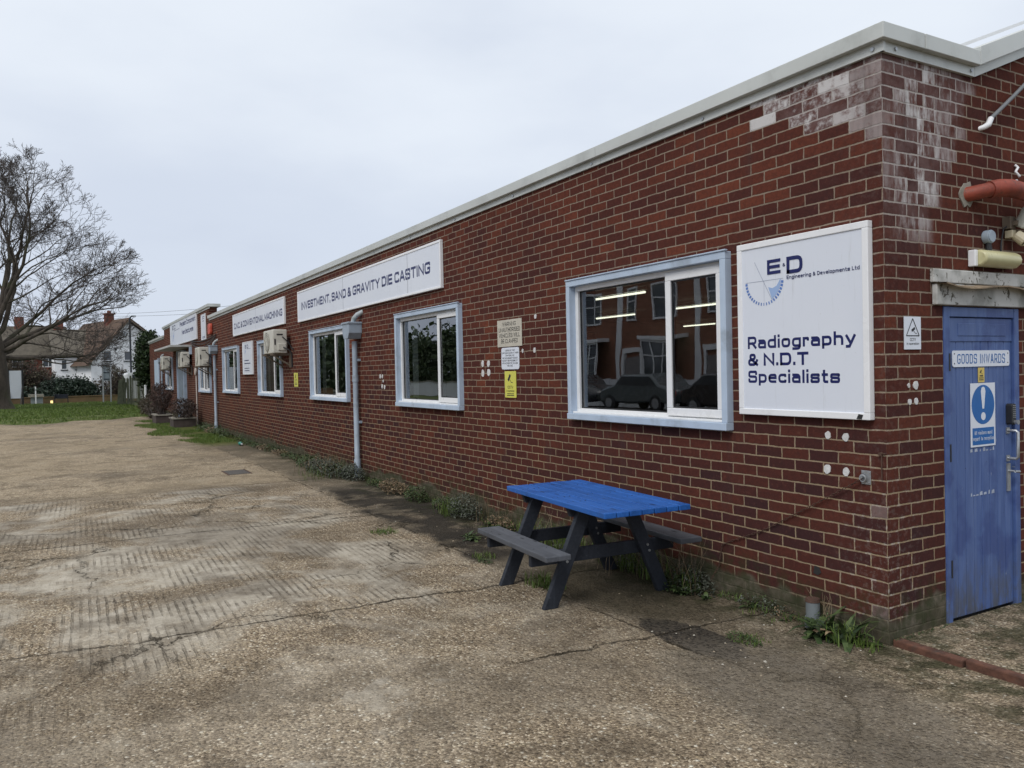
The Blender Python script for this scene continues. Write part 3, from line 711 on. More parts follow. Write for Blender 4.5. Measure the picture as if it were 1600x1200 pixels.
# kerb of rust-red boards at the doorstep
kb = MB()
xk = 0.0
for L_, dy_ in ((0.42, 0.0), (0.55, 0.012), (0.7, -0.008), (0.8, 0.01), (0.6, 0.0)):
    kb.box(xk+0.004, xk+L_, 0.030+dy_, 0.096+dy_*.3, -0.1, 0.037+dy_*0.5); xk += L_+0.006
o = kb.build('kerb_edging', M_TRIMB, bevel=0.008); tag(o, 'rust red brick edging along the blue door step', 'kerb edging')

# ================================================================== THE FACTORY
B = thing('factory_building', 'long single storey red brick works with grey coping and blue grey windows', 'building')
TH = 0.26
def wall_cells(mb, axis, u0, u1, z0, z1, holes, face=0.0, back=TH):
    us = sorted(set([u0, u1]+[h[0] for h in holes]+[h[1] for h in holes]))
    zs = sorted(set([z0, z1]+[h[2] for h in holes]+[h[3] for h in holes]))
    def P(u, d, z): return (u, d, z) if axis == 'x' else (-d, u, z)
    for i in range(len(us)-1):
        for j in range(len(zs)-1):
            uc, zc = (us[i]+us[i+1])/2, (zs[j]+zs[j+1])/2
            if any(h[0] < uc < h[1] and h[2] < zc < h[3] for h in holes): continue
            a, b, c, d = us[i], us[i+1], zs[j], zs[j+1]
            mb.quad(P(a, face, c), P(b, face, c), P(b, face, d), P(a, face, d))
            mb.quad(P(b, back, c), P(a, back, c), P(a, back, d), P(b, back, d))
    for h in holes:
        a, b, c, d = h
        mb.quad(P(a, face, c), P(a, back, c), P(a, back, d), P(a, face, d)); mb.quad(P(b, back, c), P(b, face, c), P(b, face, d), P(b, back, d))
        mb.quad(P(a, face, d), P(a, back, d), P(b, back, d), P(b, face, d)); mb.quad(P(a, back, c), P(a, face, c), P(b, face, c), P(b, back, c))
WIN = [(-3.28, -1.22), (-7.70, -5.62), (-12.17, -9.92), (-16.77, -14.50), (-21.55, -19.25)]
Z0, Z1 = 1.21, 2.50
holes = [(a+0.03, b-0.03, Z0+0.03, Z1-0.03) for a, b in WIN]
W6 = (-26.25, -23.85, 1.17, 2.62); W7 = (-36.1, -33.65, 1.15, 2.56); DOOR2 = (-32.3, -29.55, 0.0, 2.76)
holes += [(W6[0]+.03, W6[1]-.03, W6[2]+.03, W6[3]-.03), (W7[0]+.03, W7[1]-.03, W7[2]+.03, W7[3]-.03), DOOR2]
mb = MB(); wall_cells(mb, 'x', -43.6, 0.0, -0.2, 3.53, holes)
mb.quad((-43.6, TH, -0.2), (-43.6, 0, -0.2), (-43.6, 0, 3.53), (-43.6, TH, 3.53))
# raised parapet over the entrance
mb.quad((-36.7, 0, 3.53), (-24.1, 0, 3.53), (-24.1, 0, 3.93), (-36.7, 0, 3.93)); mb.quad((-24.1, TH, 3.53), (-36.7, TH, 3.53), (-36.7, TH, 3.93), (-24.1, TH, 3.93))
mb.quad((-24.1, 0, 3.53), (-24.1, TH, 3.53), (-24.1, TH, 3.93), (-24.1, 0, 3.93)); mb.quad((-36.7, TH, 3.53), (-36.7, 0, 3.53), (-36.7, 0, 3.93), (-36.7, TH, 3.93))
front = mb.build('front_wall', M_BRX, B, norm=False)
# end wall with goods door opening and sloping verge
GD = (0.565, 1.405, -0.0, 2.02)
mb = MB(); wall_cells(mb, 'y', 0.0, 12.0, -0.2, 3.49, [GD])
gab = [(0.0, 3.49), (0.90, 3.49), (6.2, 5.60), (11.2, 3.60), (12.0, 3.49)]
mb.quad(*[(0.0, y, z) for y, z in gab]); mb.quad(*[(-TH, y, z) for y, z in reversed(gab)])
mb.build('end_wall', M_BRY, B, norm=False)
mb = MB(); mb.box(-43.6, -43.34, TH+.01, 12, -0.2, 3.5); mb.box(-43.3, -TH-.01, 11.75, 12, -0.2, 3.5); mb.build('rear_wall', M_BRX, B)
mb = MB()
mb.quad((-43.5, 0.3, 3.46), (-0.02, 0.3, 3.46), (-0.02, 0.9, 3.48), (-43.5, 0.9, 3.48)); mb.quad((-43.5, 0.9, 3.48), (-0.02, 0.9, 3.48), (-0.02, 6.2, 5.58), (-43.5, 6.2, 5.58))
mb.quad((-43.5, 6.2, 5.58), (-0.02, 6.2, 5.58), (-0.02, 12.0, 3.48), (-43.5, 12.0, 3.48)); mb.build('roof', M_ROOF, B, norm=False)
# interior shell
mb = MB(); mb.box(-43.2, -TH-.02, 0.40, 11.7, 2.86, 2.92); mb.build('ceiling', M_INT, B)
mb = MB(); mb.box(-43.2, -TH-.02, TH+.02, 11.7, -0.06, 0.02); mb.build('inner_floor', M_INT, B)
for xq in (-13.4, -28.0): MB().box(xq, xq+.15, TH+.02, 11.7, 0.03, 2.85).build('partition_wall', M_INT, B)

# coping and flashing
def coping(x0, x1, zt, seams, name='coping', endcap=True):
    mb = MB(); xs = sorted([x0]+[s for s in seams if x0 < s < x1]+[x1])
    for a, b in zip(xs[:-1], xs[1:]): mb.box(a+0.002, b-0.002, -0.062, 0.33, zt-0.092, zt)
    o = mb.build(name, M_COPE, B, bevel=0.004)
    f = MB()
    for a, b in zip(xs[:-1], xs[1:]): f.box(a+0.002+0.03, b-0.03-0.002 if b == x1 else b-0.002+0.03, -0.022, 0.0-0.001, zt-0.152, zt-0.093)
    f = f.build('flashing', M_COPE, B)
    x = x1-0.10
    while x > x0+0.3:
        MB().path([(x, -0.022, zt-0.125), (x, -0.030, zt-0.125)], 0.012, 8).build('fixing_bolt', M_STEEL, f); x -= 1.42
    return o
coping(-24.0, 0.062, 3.637, [-2.77, -5.85, -8.9, -11.9, -14.9, -17.9, -20.9])
coping(-36.95, -23.85, 4.02, [-30.4], 'coping')
coping(-43.7, -36.75, 3.637, [-40])
# end wall verge: level return then rising up the gable
mb = MB(); mb.box(-0.33, 0.062, 0.335, 0.90, 3.545, 3.637); 
mb2 = MB(); mb2.box(0.001, 0.022, -0.02, 0.90, 3.485, 3.544)
# rising pieces (prisms in the yz plane)
sl = (5.60-3.49)/(6.2-0.90)
def rise(y, z): return (y, z+sl*(y-0.90))
mb.prism([rise(0.903, 3.545), rise(6.2, 3.545), rise(6.2, 3.665), (0.903, 3.637+0.028)], -0.33, 0.062, axes='yz')
mb.prism([(6.2, 5.655), (12.0, 3.545), (12.0, 3.66), (6.2, 5.775)], -0.33, 0.062, axes='yz')
mb2.prism([(0.903, 3.485), rise(6.2, 3.485), rise(6.2, 3.544), (0.903, 3.544)], 0.001, 0.022, axes='yz')
vc = mb.build('verge_coping', M_COPE, B, bevel=0.004)
mb2.build('flashing', M_COPE, vc)
mb = MB(); mb.box(0.0, 0.062, -0.062, 0.334, 3.545, 3.637)
for y in (0.10, 0.86): MB().path([(0.022, y, 3.515), (0.031, y, 3.515)], 0.011, 8).build('fixing_bolt', M_STEEL, vc)
mb = MB()
mb.prism([rise(0.98, 3.70), rise(6.2, 3.70), rise(6.2, 3.725), rise(0.98, 3.725)], -0.9, -0.36, axes='yz'); mb.build('roof_edge', M_WHITE, B)

def window(x0, x1, z0, z1, lights=None, lab=None):
    """surround > frame, sash, panes. lights: list of (u0,u1,is_sash) as fractions of the frame width"""
    su = MB(); p = 0.062; lw_ = 0.055; d1 = 0.03
    o0, o1, a0, a1 = x0, x1, z0, z1
    su.box(o0, o1, -p, d1, a1-lw_, a1); su.box(o0, o1, -p-0.012, d1, a0, a0+lw_)
    su.box(o0, o0+lw_, -p, d1, a0+lw_, a1-lw_); su.box(o1-lw_, o1, -p, d1, a0+lw_, a1-lw_)
    su.box(o0-0.002, o1+0.012, -p-0.010, -p+0.02, a1, a1+0.012)
    w_ = su.build('window', M_BLUEG, B, bevel=0.004, label=lab)
    fx0, fx1, fz0, fz1 = x0+lw_, x1-lw_, z0+lw_, z1-lw_
    y0, y1 = 0.005, 0.085; ft = 0.045
    fr = MB(); W = fx1-fx0
    fr.box(fx0, fx1, y0, y1, fz1-ft, fz1); fr.box(fx0, fx1, y0, y1, fz0, fz0+ft); fr.box(fx0, fx0+ft, y0, y1, fz0+ft, fz1-ft); fr.box(fx1-ft, fx1, y0, y1, fz0+ft, fz1-ft)
    fr.box(fx0, fx1, y0-0.05, y0, fz0, fz0+0.018)
    cuts = sorted({l[0] for l in lights if l[0] > 0})
    for c in cuts: fr.box(fx0+W*c-0.02, fx0+W*c+0.02, y0+0.002, y1-0.002, fz0+ft, fz1-ft)
    fr.build('frame', M_WHITE, w_, bevel=0.004)
    for a, b, sash in lights:
        lx0 = fx0+W*a+(ft if a == 0 else 0.02); lx1 = fx0+W*b-(ft if b == 1 else 0.02)
        if sash:
            s = MB(); st = 0.062; ex = 0.018
            q0, q1, r0, r1 = lx0-ex, lx1+ex, fz0+ft-ex, fz1-ft+ex
            s.box(q0, q1, y0-0.020, y0+0.03, r1-st, r1); s.box(q0, q1, y0-0.020, y0+0.03, r0, r0+st)
            s.box(q0, q0+st, y0-0.020, y0+0.03, r0+st, r1-st); s.box(q1-st, q1, y0-0.020, y0+0.03, r0+st, r1-st)
            s.build('sash', M_WHITE, w_, bevel=0.005)
            px0, px1, pz0, pz1, py = q0+st, q1-st, r0+st, r1-st, y0+0.0
        else: px0, px1, pz0, pz1, py = lx0, lx1, fz0+ft, fz1-ft, y0+0.03
        gl = MB(); gl.quad((px0-.004, py, pz0-.004), (px1+.004, py, pz0-.004), (px1+.004, py, pz1+.004), (px0-.004, py, pz1+.004)); gl.build('pane', M_GLASS, w_, norm=False)
        gk = MB(); g_ = 0.012
        for (a_, b_, c_, d_) in ((px0, px1, pz1-g_, pz1), (px0, px1, pz0, pz0+g_), (px0, px0+g_, pz0+g_, pz1-g_), (px1-g_, px1, pz0+g_, pz1-g_)): gk.box(a_, b_, py-0.006, py-0.001, c_, d_)
        gk.build('gasket', M_BLK, w_)
    return w_
L2 = [(0, 0.665, False), (0.665, 1, True)]
labs = ['widest blue framed window beside the white radiography sign', None, None, None, None]
for i, (a, b) in enumerate(WIN): window(a, b, Z0, Z1, L2, None)
window(*W6, lights=[(0, .36, True), (.36, .66, False), (.66, 1, True)]); window(*W7, lights=[(0, .5, True), (.5, 1, True)])
# inner blinds at some windows
rb = random.Random(3)
for (a, b) in (WIN[1], WIN[2], WIN[3], (W6[0], W6[1])):
    mb = MB(); x = a+0.12
    lim = a+0.26 if a != W6[0] else b-0.1
    while x < lim:
        mb.quad((x, 0.16, Z0+0.12), (x+0.055, 0.19, Z0+0.12), (x+0.055, 0.19, Z1-0.1), (x, 0.16, Z1-0.1)); x += 0.075 if a != W6[0] else 0.16
    mb.build('vertical_blind', M_RENDER, B, norm=False)
# blue grey panel beyond the entrance
mb = MB(); mb.box(-40.9, -38.9, -0.05, -0.002, 1.10, 2.58); mb.build('boarded_window', M_BLUEG, B, bevel=0.006)

# entrance: door, frame, canopy
e = MB(); e.box(-32.24, -30.35, 0.02, 0.08, 0.05, 2.72); ed = e.build('entrance_door', plain('entrance_door_paint', (0.17, 0.21, 0.26), 0.5, 0.08, 3), B, bevel=0.005)
e = MB(); e.box(-32.3, -32.24, -0.03, 0.10, 0.0, 2.76); e.box(-30.35, -30.27, -0.03, 0.10, 0.0, 2.76); e.box(-32.24, -30.35, -0.03, 0.10, 2.72, 2.76); e.build('frame', M_BLUEG, ed)
e = MB(); e.path([(-30.55, 0.0, 1.15), (-30.55, -0.05, 1.15), (-30.55, -0.05, 0.95), (-30.55, 0.0, 0.95)], 0.012, 8); e.build('handle', M_STEEL, ed)
mb = MB(); mb.box(-30.27, -29.55, 0.18, 0.24, 0.0, 2.76); mb.build('recess_shade', M_DARK, B)  # near-black sheet standing in for the shade inside the doorway recess
mb = MB(); mb.box(-33.5, -28.0, -0.74, 0.0-0.001, 2.79, 2.865); cn = mb.build('entrance_canopy', plain('canopy_paint', (0.42, 0.43, 0.42), 0.6, 0.06, 3, dirt=(0.2, 0.2, 0.18), dirtamt=0.5), B, bevel=0.006)
mb = MB(); mb.box(-28.05, -27.99, -0.10, -0.002, 2.52, 2.785); mb.build('bracket', M_BLUEG, cn)

# goods door
D = MB(); y0, y1 = 0.630, 1.345
n = 8; wp = (y1-y0)/n
for i in range(n): D.box(-0.045, -0.012, y0+i*wp+0.0025, y0+(i+1)*wp-0.0025, 0.045, 1.83)
D.box(-0.050, -0.018, y0+.001, y1-.001, 0.050, 1.93)
D.box(-0.045, -0.006, y0, y1, 1.80, 1.95); D.box(-0.014, -0.002, y0+0.10, y1-0.08, 1.835, 1.915)
gd = D.build('goods_door', M_DOOR, B, bevel=0.003)
F = MB(); F.box(-0.09, 0.008, 0.567, 0.628, 0.0, 2.018); F.box(-0.09, 0.008, 1.347, 1.403, 0.0, 2.018); F.box(-0.09, 0.006, 0.628, 1.347, 1.955, 2.017); F.build('door_frame', M_DOOR, gd, bevel=0.004)
mb = MB(); mb.box(-0.10, -0.052, 0.60, 1.37, 0.0, 2.0); mb.build('door_lining', M_DARK, gd)
for z in (0.32, 1.05, 1.62):
    hb = MB()
    for k in range(4): hb.path([(-0.002, 0.632, z+k*0.026), (-0.002, 0.632, z+k*0.026+0.022)], 0.008, 8)
    hb.box(-0.008, 0.0105, 0.612, 0.626, z-0.005, z+0.105); hb.build('hinge', M_BLK, gd)
k = MB(); k.prism(rrect(1.270, 1.318, 1.245, 1.385, 0.015), -0.011, 0.030, axes='yz')
kp = k.build('keypad_lock', M_BLK, gd, bevel=0.003)
k = MB()
for r in range(7):
    for c in range(2): k.path([(0.030, 1.286+c*0.017, 1.372-r*0.013), (0.0345, 1.286+c*0.017, 1.372-r*0.013)], 0.004, 8)
k.path([(0.03, 1.300, 1.262), (0.055, 1.300, 1.262)], [0.013, 0.016], 12); k.build('button', M_STEEL, kp)
k = MB(); k.path([(-0.008, 1.285, 1.205), (0.045, 1.285, 1.205), (0.055, 1.29, 1.195), (0.055, 1.29, 1.03), (0.045, 1.285, 1.02), (-0.008, 1.285, 1.02)], 0.010, 10); k.box(-0.011, -0.003, 1.268, 1.303, 1.185, 1.225); k.box(-0.011, -0.003, 1.268, 1.303, 1.0, 1.04)
k.build('pull_handle', M_STEEL, gd, smooth=True)
k = MB(); k.box(-0.011, -0.002, 1.27, 1.305, 0.80, 0.985); k.path([(-0.004, 1.288, 0.935), (0.035, 1.288, 0.935), (0.04, 1.28, 0.935), (0.04, 1.335, 0.93)], 0.008, 8); k.build('lever_handle', M_STEEL, gd, smooth=True)
mb = MB(); r = random.Random(5)
for (yy, zz) in ((0.86, 1.085), (0.86, 0.80)):
    y = yy
    while y < yy+0.26:
        w2 = r.uniform(0.012, 0.035); h2 = r.uniform(0.006, 0.03); mb.quad((-0.0105, y, zz), (-0.0105, y+w2, zz+.002), (-0.0105, y+w2*.9, zz+h2), (-0.0105, y+.002, zz+h2*.8)); y += w2+r.uniform(0.006, 0.025)
mb.build('tape_residue', plain('tape_residue', (0.35, 0.40, 0.50), 0.7, 0.2, 40), gd, norm=False)

# lintel and little felt canopy above the goods door
mb = MB(); mb.box(0.002, 0.035, 0.455, 1.60, 2.025, 2.155, 0); mb.box(0.002, 0.03, 0.435, 1.60, 2.162, 2.245, 0)
li = mb.build('door_lintel', M_PEEL, B, bevel=0.006)
mb = MB(); n = 9
for i in range(n):
    ya, yb = 0.45+1.2*i/n, 0.45+1.2*(i+1)/n
    za, zb = 2.156-0.02*sin(i*0.9)-0.004*i, 2.156-0.02*sin((i+1)*0.9)-0.004*(i+1)
    mb.quad((0.002, ya, 2.161), (0.10, ya, za), (0.10, yb, zb), (0.002, yb, 2.161)); mb.quad((0.002, yb, 2.155), (0.10, yb, zb-.008), (0.10, ya, za-.008), (0.002, ya, 2.155)); mb.quad((0.10, ya, za-.008), (0.10, yb, zb-.008), (0.10, yb, zb), (0.10, ya, za))
mb.build('felt_strip', plain('old_felt', (0.24, 0.18, 0.12), 0.9, 0.3, 14, bump=0.6, dirt=(0.05, 0.045, 0.035), dirtamt=0.7), li, norm=False)

# downpipes with hopper heads
def downpipe(x, zt, hop=True, side=1, yo=-0.075, r=0.043, foot=0.0):
    mb = MB(); mb.path([(x, yo, foot), (x, yo, 0.30), (x, yo, 0.31), (x, yo, 1.6), (x, yo, 1.61), (x, yo, zt)], [r+.009, r+.009, r, r, r, r], 16)
    mb.path([(x, yo, 1.55), (x, yo, 1.66)], r+.009, 16)
    for z in (0.9, 1.9): mb.box(x-0.065, x+0.065, yo+0.03, -0.001, z-0.018, z+0.018)
    p = mb.build('downpipe', M_BLUEP, B, smooth=True)
    if hop:
        h = MB(); a = 0.10
        h.prism([(-0.165, zt+0.30), (-0.165, zt+0.13), (-0.10, zt+0.04), (0.10, zt+0.04), (0.165, zt+0.13), (0.165, zt+0.30)], -0.22, -0.004, axes='xz')
        for i in range(len(h.v)): h.v[i] = (h.v[i][0]+x, h.v[i][1], h.v[i][2])
        h.box(x-0.18, x+0.18, -0.235, -0.003, zt+0.275, zt+0.305)
        h.build('hopper_head', M_BLUEP, p, bevel=0.005)
        s = MB(); s.path([(x+0.02, -0.10, zt+0.29), (x+0.05, -0.095, zt+0.36), (x+0.12, -0.06, zt+0.42), (x+0.20, 0.02, zt+0.47)], 0.038, 12); s.build('inlet_bend', plain('weathered_bend', (0.42, 0.46, 0.48), 0.6, 0.12, 20, dirt=(0.1, 0.12, 0.06), dirtscale=10, dirtamt=0.6), p, smooth=True)
    return p
downpipe(-9.42, 2.20)
downpipe(-22.75, 2.34)
downpipe(-37.3, 2.30)
mb = MB(); mb.path([(-26.9, -0.03, -0.02), (-26.9, -0.03, 2.62)], 0.026, 8); mb.path([(-26.9, -0.035, 1.88), (-26.9, -0.075, 1.88)], 0.13, 14); mb.build('conduit', plain('cream_conduit', (0.50, 0.44, 0.40), 0.6, 0.08, 5), B, smooth=True)
# cables looping above the outdoor units
mb = MB()
def sag(a, b, s, n=14):
    a, b = V(a), V(b); return [a.lerp(b, i/n)-V((0, 0, s*4*(i/n)*(1-i/n))) for i in range(n+1)]
for k, s in enumerate((0.10, 0.16, 0.22)): MB().path(sag((-27.9, -0.03-0.012*k, 3.0-0.04*k), (-22.7, -0.03-0.012*k, 2.98-0.05*k), s), 0.014, 6).build('cable', M_BLK, B, smooth=True)
mb.path(sag((-13.9, -0.04, 2.45), (-13.5, -0.02, 2.2), 0.03), 0.012, 6); mb.build('cable', M_BLK, B, smooth=True)

# plaster plugs and wall marks
def plugs(name, pts, axis, lab=None):
    for i, (u, z, r1) in enumerate(pts):
        m = MB(); N_ = 12; rr = random.Random(i*7+3)
        poly = [(u+r1*cos(2*pi*k/N_)*rr.uniform(.75, 1.1), z+1.15*r1*sin(2*pi*k/N_)*rr.uniform(.85, 1.1)) for k in range(N_)]
        if axis == 'x': m.prism(poly, -0.006, 0.001, axes='xz')
        else: m.prism(poly, -0.001, 0.006, axes='yz')
        m.build('filler_spot', fw_m, B, norm=True)
fw_m = plain('filler_white', (0.60, 0.60, 0.60), 0.9, 0.2, 60, bump=0.3, dirt=(0.3, 0.25, 0.2), dirtscale=30, dirtamt=0.6)
plugs('a', [(-0.405, 1.225, 0.022), (-0.275, 1.22, 0.024), (-0.415, 1.01, 0.027), (-0.275, 1.005, 0.024), (-5.11, 1.76, 0.035), (-4.97, 1.76, 0.035), (-5.11, 1.655, 0.038), (-4.97, 1.66, 0.038),
            (-3.93, 2.22, 0.022), (-4.20, 1.88, 0.018), (-3.96, 1.88, 0.025), (-8.47, 1.63, 0.03), (-8.38, 1.63, 0.028), (-8.40, 1.48, 0.03), (-8.30, 1.47, 0.03), (-8.35, 1.56, 0.02)], 'x')
plugs('b', [(0.215, 1.535, 0.012), (0.282, 1.535, 0.024), (0.222, 1.437, 0.016), (0.285, 1.438, 0.018)], 'y')
mb = MB(); mb.prism([(-0.535, 0.322), (-0.50, 0.315), (-0.475, 0.335), (-0.49, 0.368), (-0.525, 0.372)], -0.004, 0.001, axes='xz'); mb.build('broken_brick_hole', M_DARK, B)
mb = MB(); mb.path([(0.0, -0.013, 1.14), (-0.022, -0.014, 1.14), (-0.022, -0.014, 0.985)], 0.004, 6); mb.path([(-0.03, -0.02, 1.135), (-0.03, 0.0, 1.135)], 0.012, 8); mb.build('rusty_hook', M_RUST, B)

# ================================================================== SIGNS
def panel_sign(name, lab, cat, x, z0, w_, h_, th=0.045, fr=0.04, axis='x', group=None, frame=True, seams=()):
    """origin at the sign's lower left corner, in its own plane (u right, v up, w out of the wall)"""
    t = thing(name, lab, cat, (x, 0, z0) if axis == 'x' else (0, x, z0), LEFT if axis == 'x' else RIGHT, group)
    m = MB(); m.box(fr*0.5, w_-fr*0.5, fr*0.5, h_-fr*0.5, 0.004, th-0.008); pan = m.build('panel', M_PANEL, t)
    for s_ in seams: pass
    if seams:
        m = MB()
        for s_ in seams: m.box(s_-0.006, s_+0.006, fr, h_-fr, th-0.009, th-0.0065)
        m.build('panel_joint', plain('joint_grey', (0.36, 0.38, 0.42), 0.5), t)
    m = MB(); m.box(0, w_, 0, fr, 0.003, th); m.box(0, w_, h_-fr, h_, 0.003, th); m.box(0, fr, fr, h_-fr, 0.003, th); m.box(w_-fr, w_, fr, h_-fr, 0.003, th)
    m.build('frame', M_SFRAME, t, bevel=0.004)
    return t, th-0.0075
def logo(t, cx, cy, r, z, small=True):
    m = MB()
    for k in range(21):
        a = pi+pi*(k+0.6)/21.5; d = V((cos(a), sin(a))); n_ = V((-d.y, d.x)); w_ = r*0.085*(0.45+0.75*abs(cos(a)))/2
        p0 = V((cx, cy))+d*r*0.90; p1 = V((cx, cy))+d*r*1.02
        m.quad(*[(q.x, q.y, z+0.001) for q in (p0-n_*w_, p1-n_*w_, p1+n_*w_, p0+n_*w_)])
    m.build('logo_dial', plain('logo_blue', (0.10, 0.20, 0.50), 0.4), t, norm=False)
    m = MB(); bar(m, cx-r, cy, cx+r, cy, r*0.012, z+0.0012); bar(m, cx-r*0.5, cy+r*0.82, cx+r*0.42, cy-r*0.82, r*0.014, z+0.0014); bar(m, cx, cy, cx, cy-r*0.88, r*0.008, z+0.0016)
    m.build('logo_line', plain('logo_grey', (0.20, 0.24, 0.34), 0.5), t, norm=False)
    m = MB(); P = [(cx+r*0.42, cy-r*0.80)]
    for k in range(9):
        a = -1.05+1.0*k/8; P.append((cx+r*0.88*cos(a), cy+r*0.88*sin(a)))
    P += [(cx+r*0.85, cy+r*0.0), (cx+r*0.66, cy-r*0.26), (cx+r*0.44, cy-r*0.34), (cx+r*0.22, cy-r*0.28)]
    m.quad(*[(a, b, z+0.0006) for a, b in P]); m.build('logo_wedge', M_LBLUE, t, norm=False)

# radiography board
t, z = panel_sign('wall_sign', 'large white framed radiography board at the building corner', 'sign', -1.115, 1.335, 1.045, 1.185, 0.05, 0.042)
u = lambda x: x+1.115; v = lambda zz: zz-1.335
m = MB(); lettering(m, 'Radiography', u(-1.03), v(1.79), 0.085, 0.865, 0.205, z=z); lettering(m, '& N.D.T', u(-1.03), v(1.672), 0.085, 0.515, 0.225, z=z); lettering(m, 'Specialists', u(-1.03), v(1.555), 0.085, 0.75, 0.205, z=z)
m.build('lettering', M_NAVY, t, norm=False)
m = MB(); lettering(m, 'E', u(-0.845), v(2.285), 0.098, 0.115, 0.22, z=z+.002); lettering(m, 'D', u(-0.680), v(2.272), 0.112, 0.130, 0.22, z=z+.002); lettering(m, '&', u(-0.712), v(2.325), 0.022, 0.020, 0.17, z=z+.002)
lettering(m, 'Engineering & Developments Ltd', u(-0.680), v(2.238), 0.024, 0.55, 0.17, z=z+.002); m.build('logo_lettering', M_NAVY, t, norm=False)
logo(t, u(-0.875), v(2.248), 0.165, z)
m = MB(); m.prism([(0.955, 0.006), (0.99, 0.004), (1.0, 0.03), (0.97, 0.035)], 0.0505, 0.053, axes='xy'); m.build('scuff_mark', M_DARK, t)

# investment, sand and gravity die casting
t, z = panel_sign('wall_sign', 'longest white board reading investment, sand and gravity die casting', 'sign', -13.0, 2.73, 6.88, 0.605, 0.045, 0.032, seams=(2.92, 5.78))
m = MB(); lettering(m, 'INVESTMENT, SAND & GRAVITY DIE CASTING', 0.27, 0.222, 0.152, 6.28, 0.22, z=z); m.build('lettering', M_NAVY, t, norm=False)
t, z = panel_sign('wall_sign', 'white board reading C.N.C. and conventional machining', 'sign', -19.85, 2.775, 5.74, 0.58, 0.045, 0.032, seams=(2.9,))
m = MB(); lettering(m, 'C.N.C. & CONVENTIONAL MACHINING', 0.17, 0.185, 0.156, 5.40, 0.22, z=z); m.build('lettering', M_NAVY, t, norm=False)
# small upright logo board
t, z = panel_sign('wall_sign', 'narrow upright white board with small logo between two windows', 'sign', -18.62, 1.72, 1.18, 0.84, 0.045, 0.02)
m = MB(); lettering(m, 'E', 0.32, 0.67, 0.09, 0.16, 0.2, z=z+.002); lettering(m, 'D', 0.56, 0.67, 0.09, 0.16, 0.2, z=z+.002); bar(m, 0.56, 0.655, 1.0, 0.655, 0.008, z+.001)
for k, (a, b) in enumerate(((0.2, 0.75), (0.2, 0.95))): bar(m, a, 0.36-k*0.075, b, 0.36-k*0.075, 0.022, z+.001)
for k in range(2): bar(m, 0.2, 0.16-k*0.06, 0.8, 0.16-k*0.06, 0.018, z+.001)
m.build('lettering', M_NAVY, t, norm=False); logo(t, 0.28, 0.64, 0.11, z)
# precision component manufacturers
t, z = panel_sign('wall_sign', 'tall white board over the entrance reading precision component manufacturers', 'sign', -33.95, 3.01, 7.45, 0.955, 0.05, 0.02, seams=(3.7,))
m = MB(); lettering(m, 'Precision Component', 3.15, 0.66, 0.185, 4.1, 0.25, z=z); lettering(m, 'Manufacturers', 3.7, 0.33, 0.185, 3.0, 0.25, z=z)
lettering(m, 'E', 0.75, 0.66, 0.17, 0.42, 0.2, z=z+.002); lettering(m, 'D', 1.35, 0.66, 0.17, 0.42, 0.2, z=z+.002); bar(m, 1.3, 0.60, 3.0, 0.62, 0.018, z+.001); m.build('lettering', M_NAVY, t, norm=False)
logo(t, 0.9, 0.55, 0.36, z)
t, z = panel_sign('wall_sign', 'slim white strip sign right of the precision component board', 'sign', -25.55, 2.92, 0.92, 0.85, 0.03, 0.015)
m = MB()
for (a, b, zz) in ((.25, .7, .76), (.25, .65, .70), (.3, .6, .62), (.22, .75, .10), (.22, .75, .06)): bar(m, a, zz, b, zz, 0.02, z+.001)
m.build('lettering', M_NAVY, t, norm=False)

def flat_sign(name, lab, x, z0, w_, h_, mat, th=0.004, off=0.004, r=0.0, axis='x', tilt=0.0, face=0.0, edge=None):
    t = thing(name, lab, 'sign', (x, face, z0) if axis == 'x' else (face, x, z0), LEFT if axis == 'x' else RIGHT)
    m = MB(); P = rrect(0, w_, 0, h_, r) if r else [(0, 0), (w_, 0), (w_, h_), (0, h_)]
    m.prism(P, off, off+th, axes='xy'); m.build('panel', mat, t)
    return t, off+th
def camera_icon(m, x, y, s, z, flip=1, mi=0):
    d = V((cos(0.9), sin(0.9))) if flip > 0 else V((cos(0.5), sin(0.5)))
    n_ = V((-d.y, d.x)); c = V((x, y))
    m.quad(*[(q.x, q.y, z) for q in (c-d*s-n_*s*.42, c+d*s-n_*s*.42, c+d*s+n_*s*.42, c-d*s+n_*s*.42)], m=mi)
    bar(m, x+s*0.1, y-s*0.4, x+s*1.1, y-s*1.3, s*0.16, z+.0003, mi); bar(m, x+s*1.1, y-s*1.3, x+s*1.9, y-s*1.3, s*0.16, z+.0006, mi)
t, z = flat_sign('warning_sign', 'weathered cream sign warning that unauthorised vehicles will be clamped', -4.735, 1.935, 0.53, 0.29, M_SIGNO)
m = MB()
for k, (s_, wd) in enumerate((('WARNING', .29), ('UNAUTHORISED', .46), ('VEHICLES WILL', .46), ('BE CLAMPED', .36))): lettering(m, s_, 0.265, 0.222-k*0.061, 0.044, wd, 0.13, z=z+.001, align='c')
m.build('lettering', M_BLACKP, t, norm=False)
t, z = flat_sign('notice_sign', 'white rounded car park notice between the cream and yellow signs', -4.655, 1.69, 0.385, 0.235, M_PANEL, r=0.03)
m = MB()
for k, s_ in enumerate(('USERS OF THIS', 'CAR PARK DO SO AT THEIR', 'OWN RISK AND', 'THE MANAGEMENT CANNOT', 'ACCEPT RESPONSIBILITY', 'FOR ACCIDENTS, DAMAGE', 'OR LOSS')):
    lettering(m, s_, 0.19, 0.195-k*0.0275, 0.0175, 0.016*len(s_), 0.14, z=z+.001, align='c')
m.build('lettering', M_BLACKP, t, norm=False)
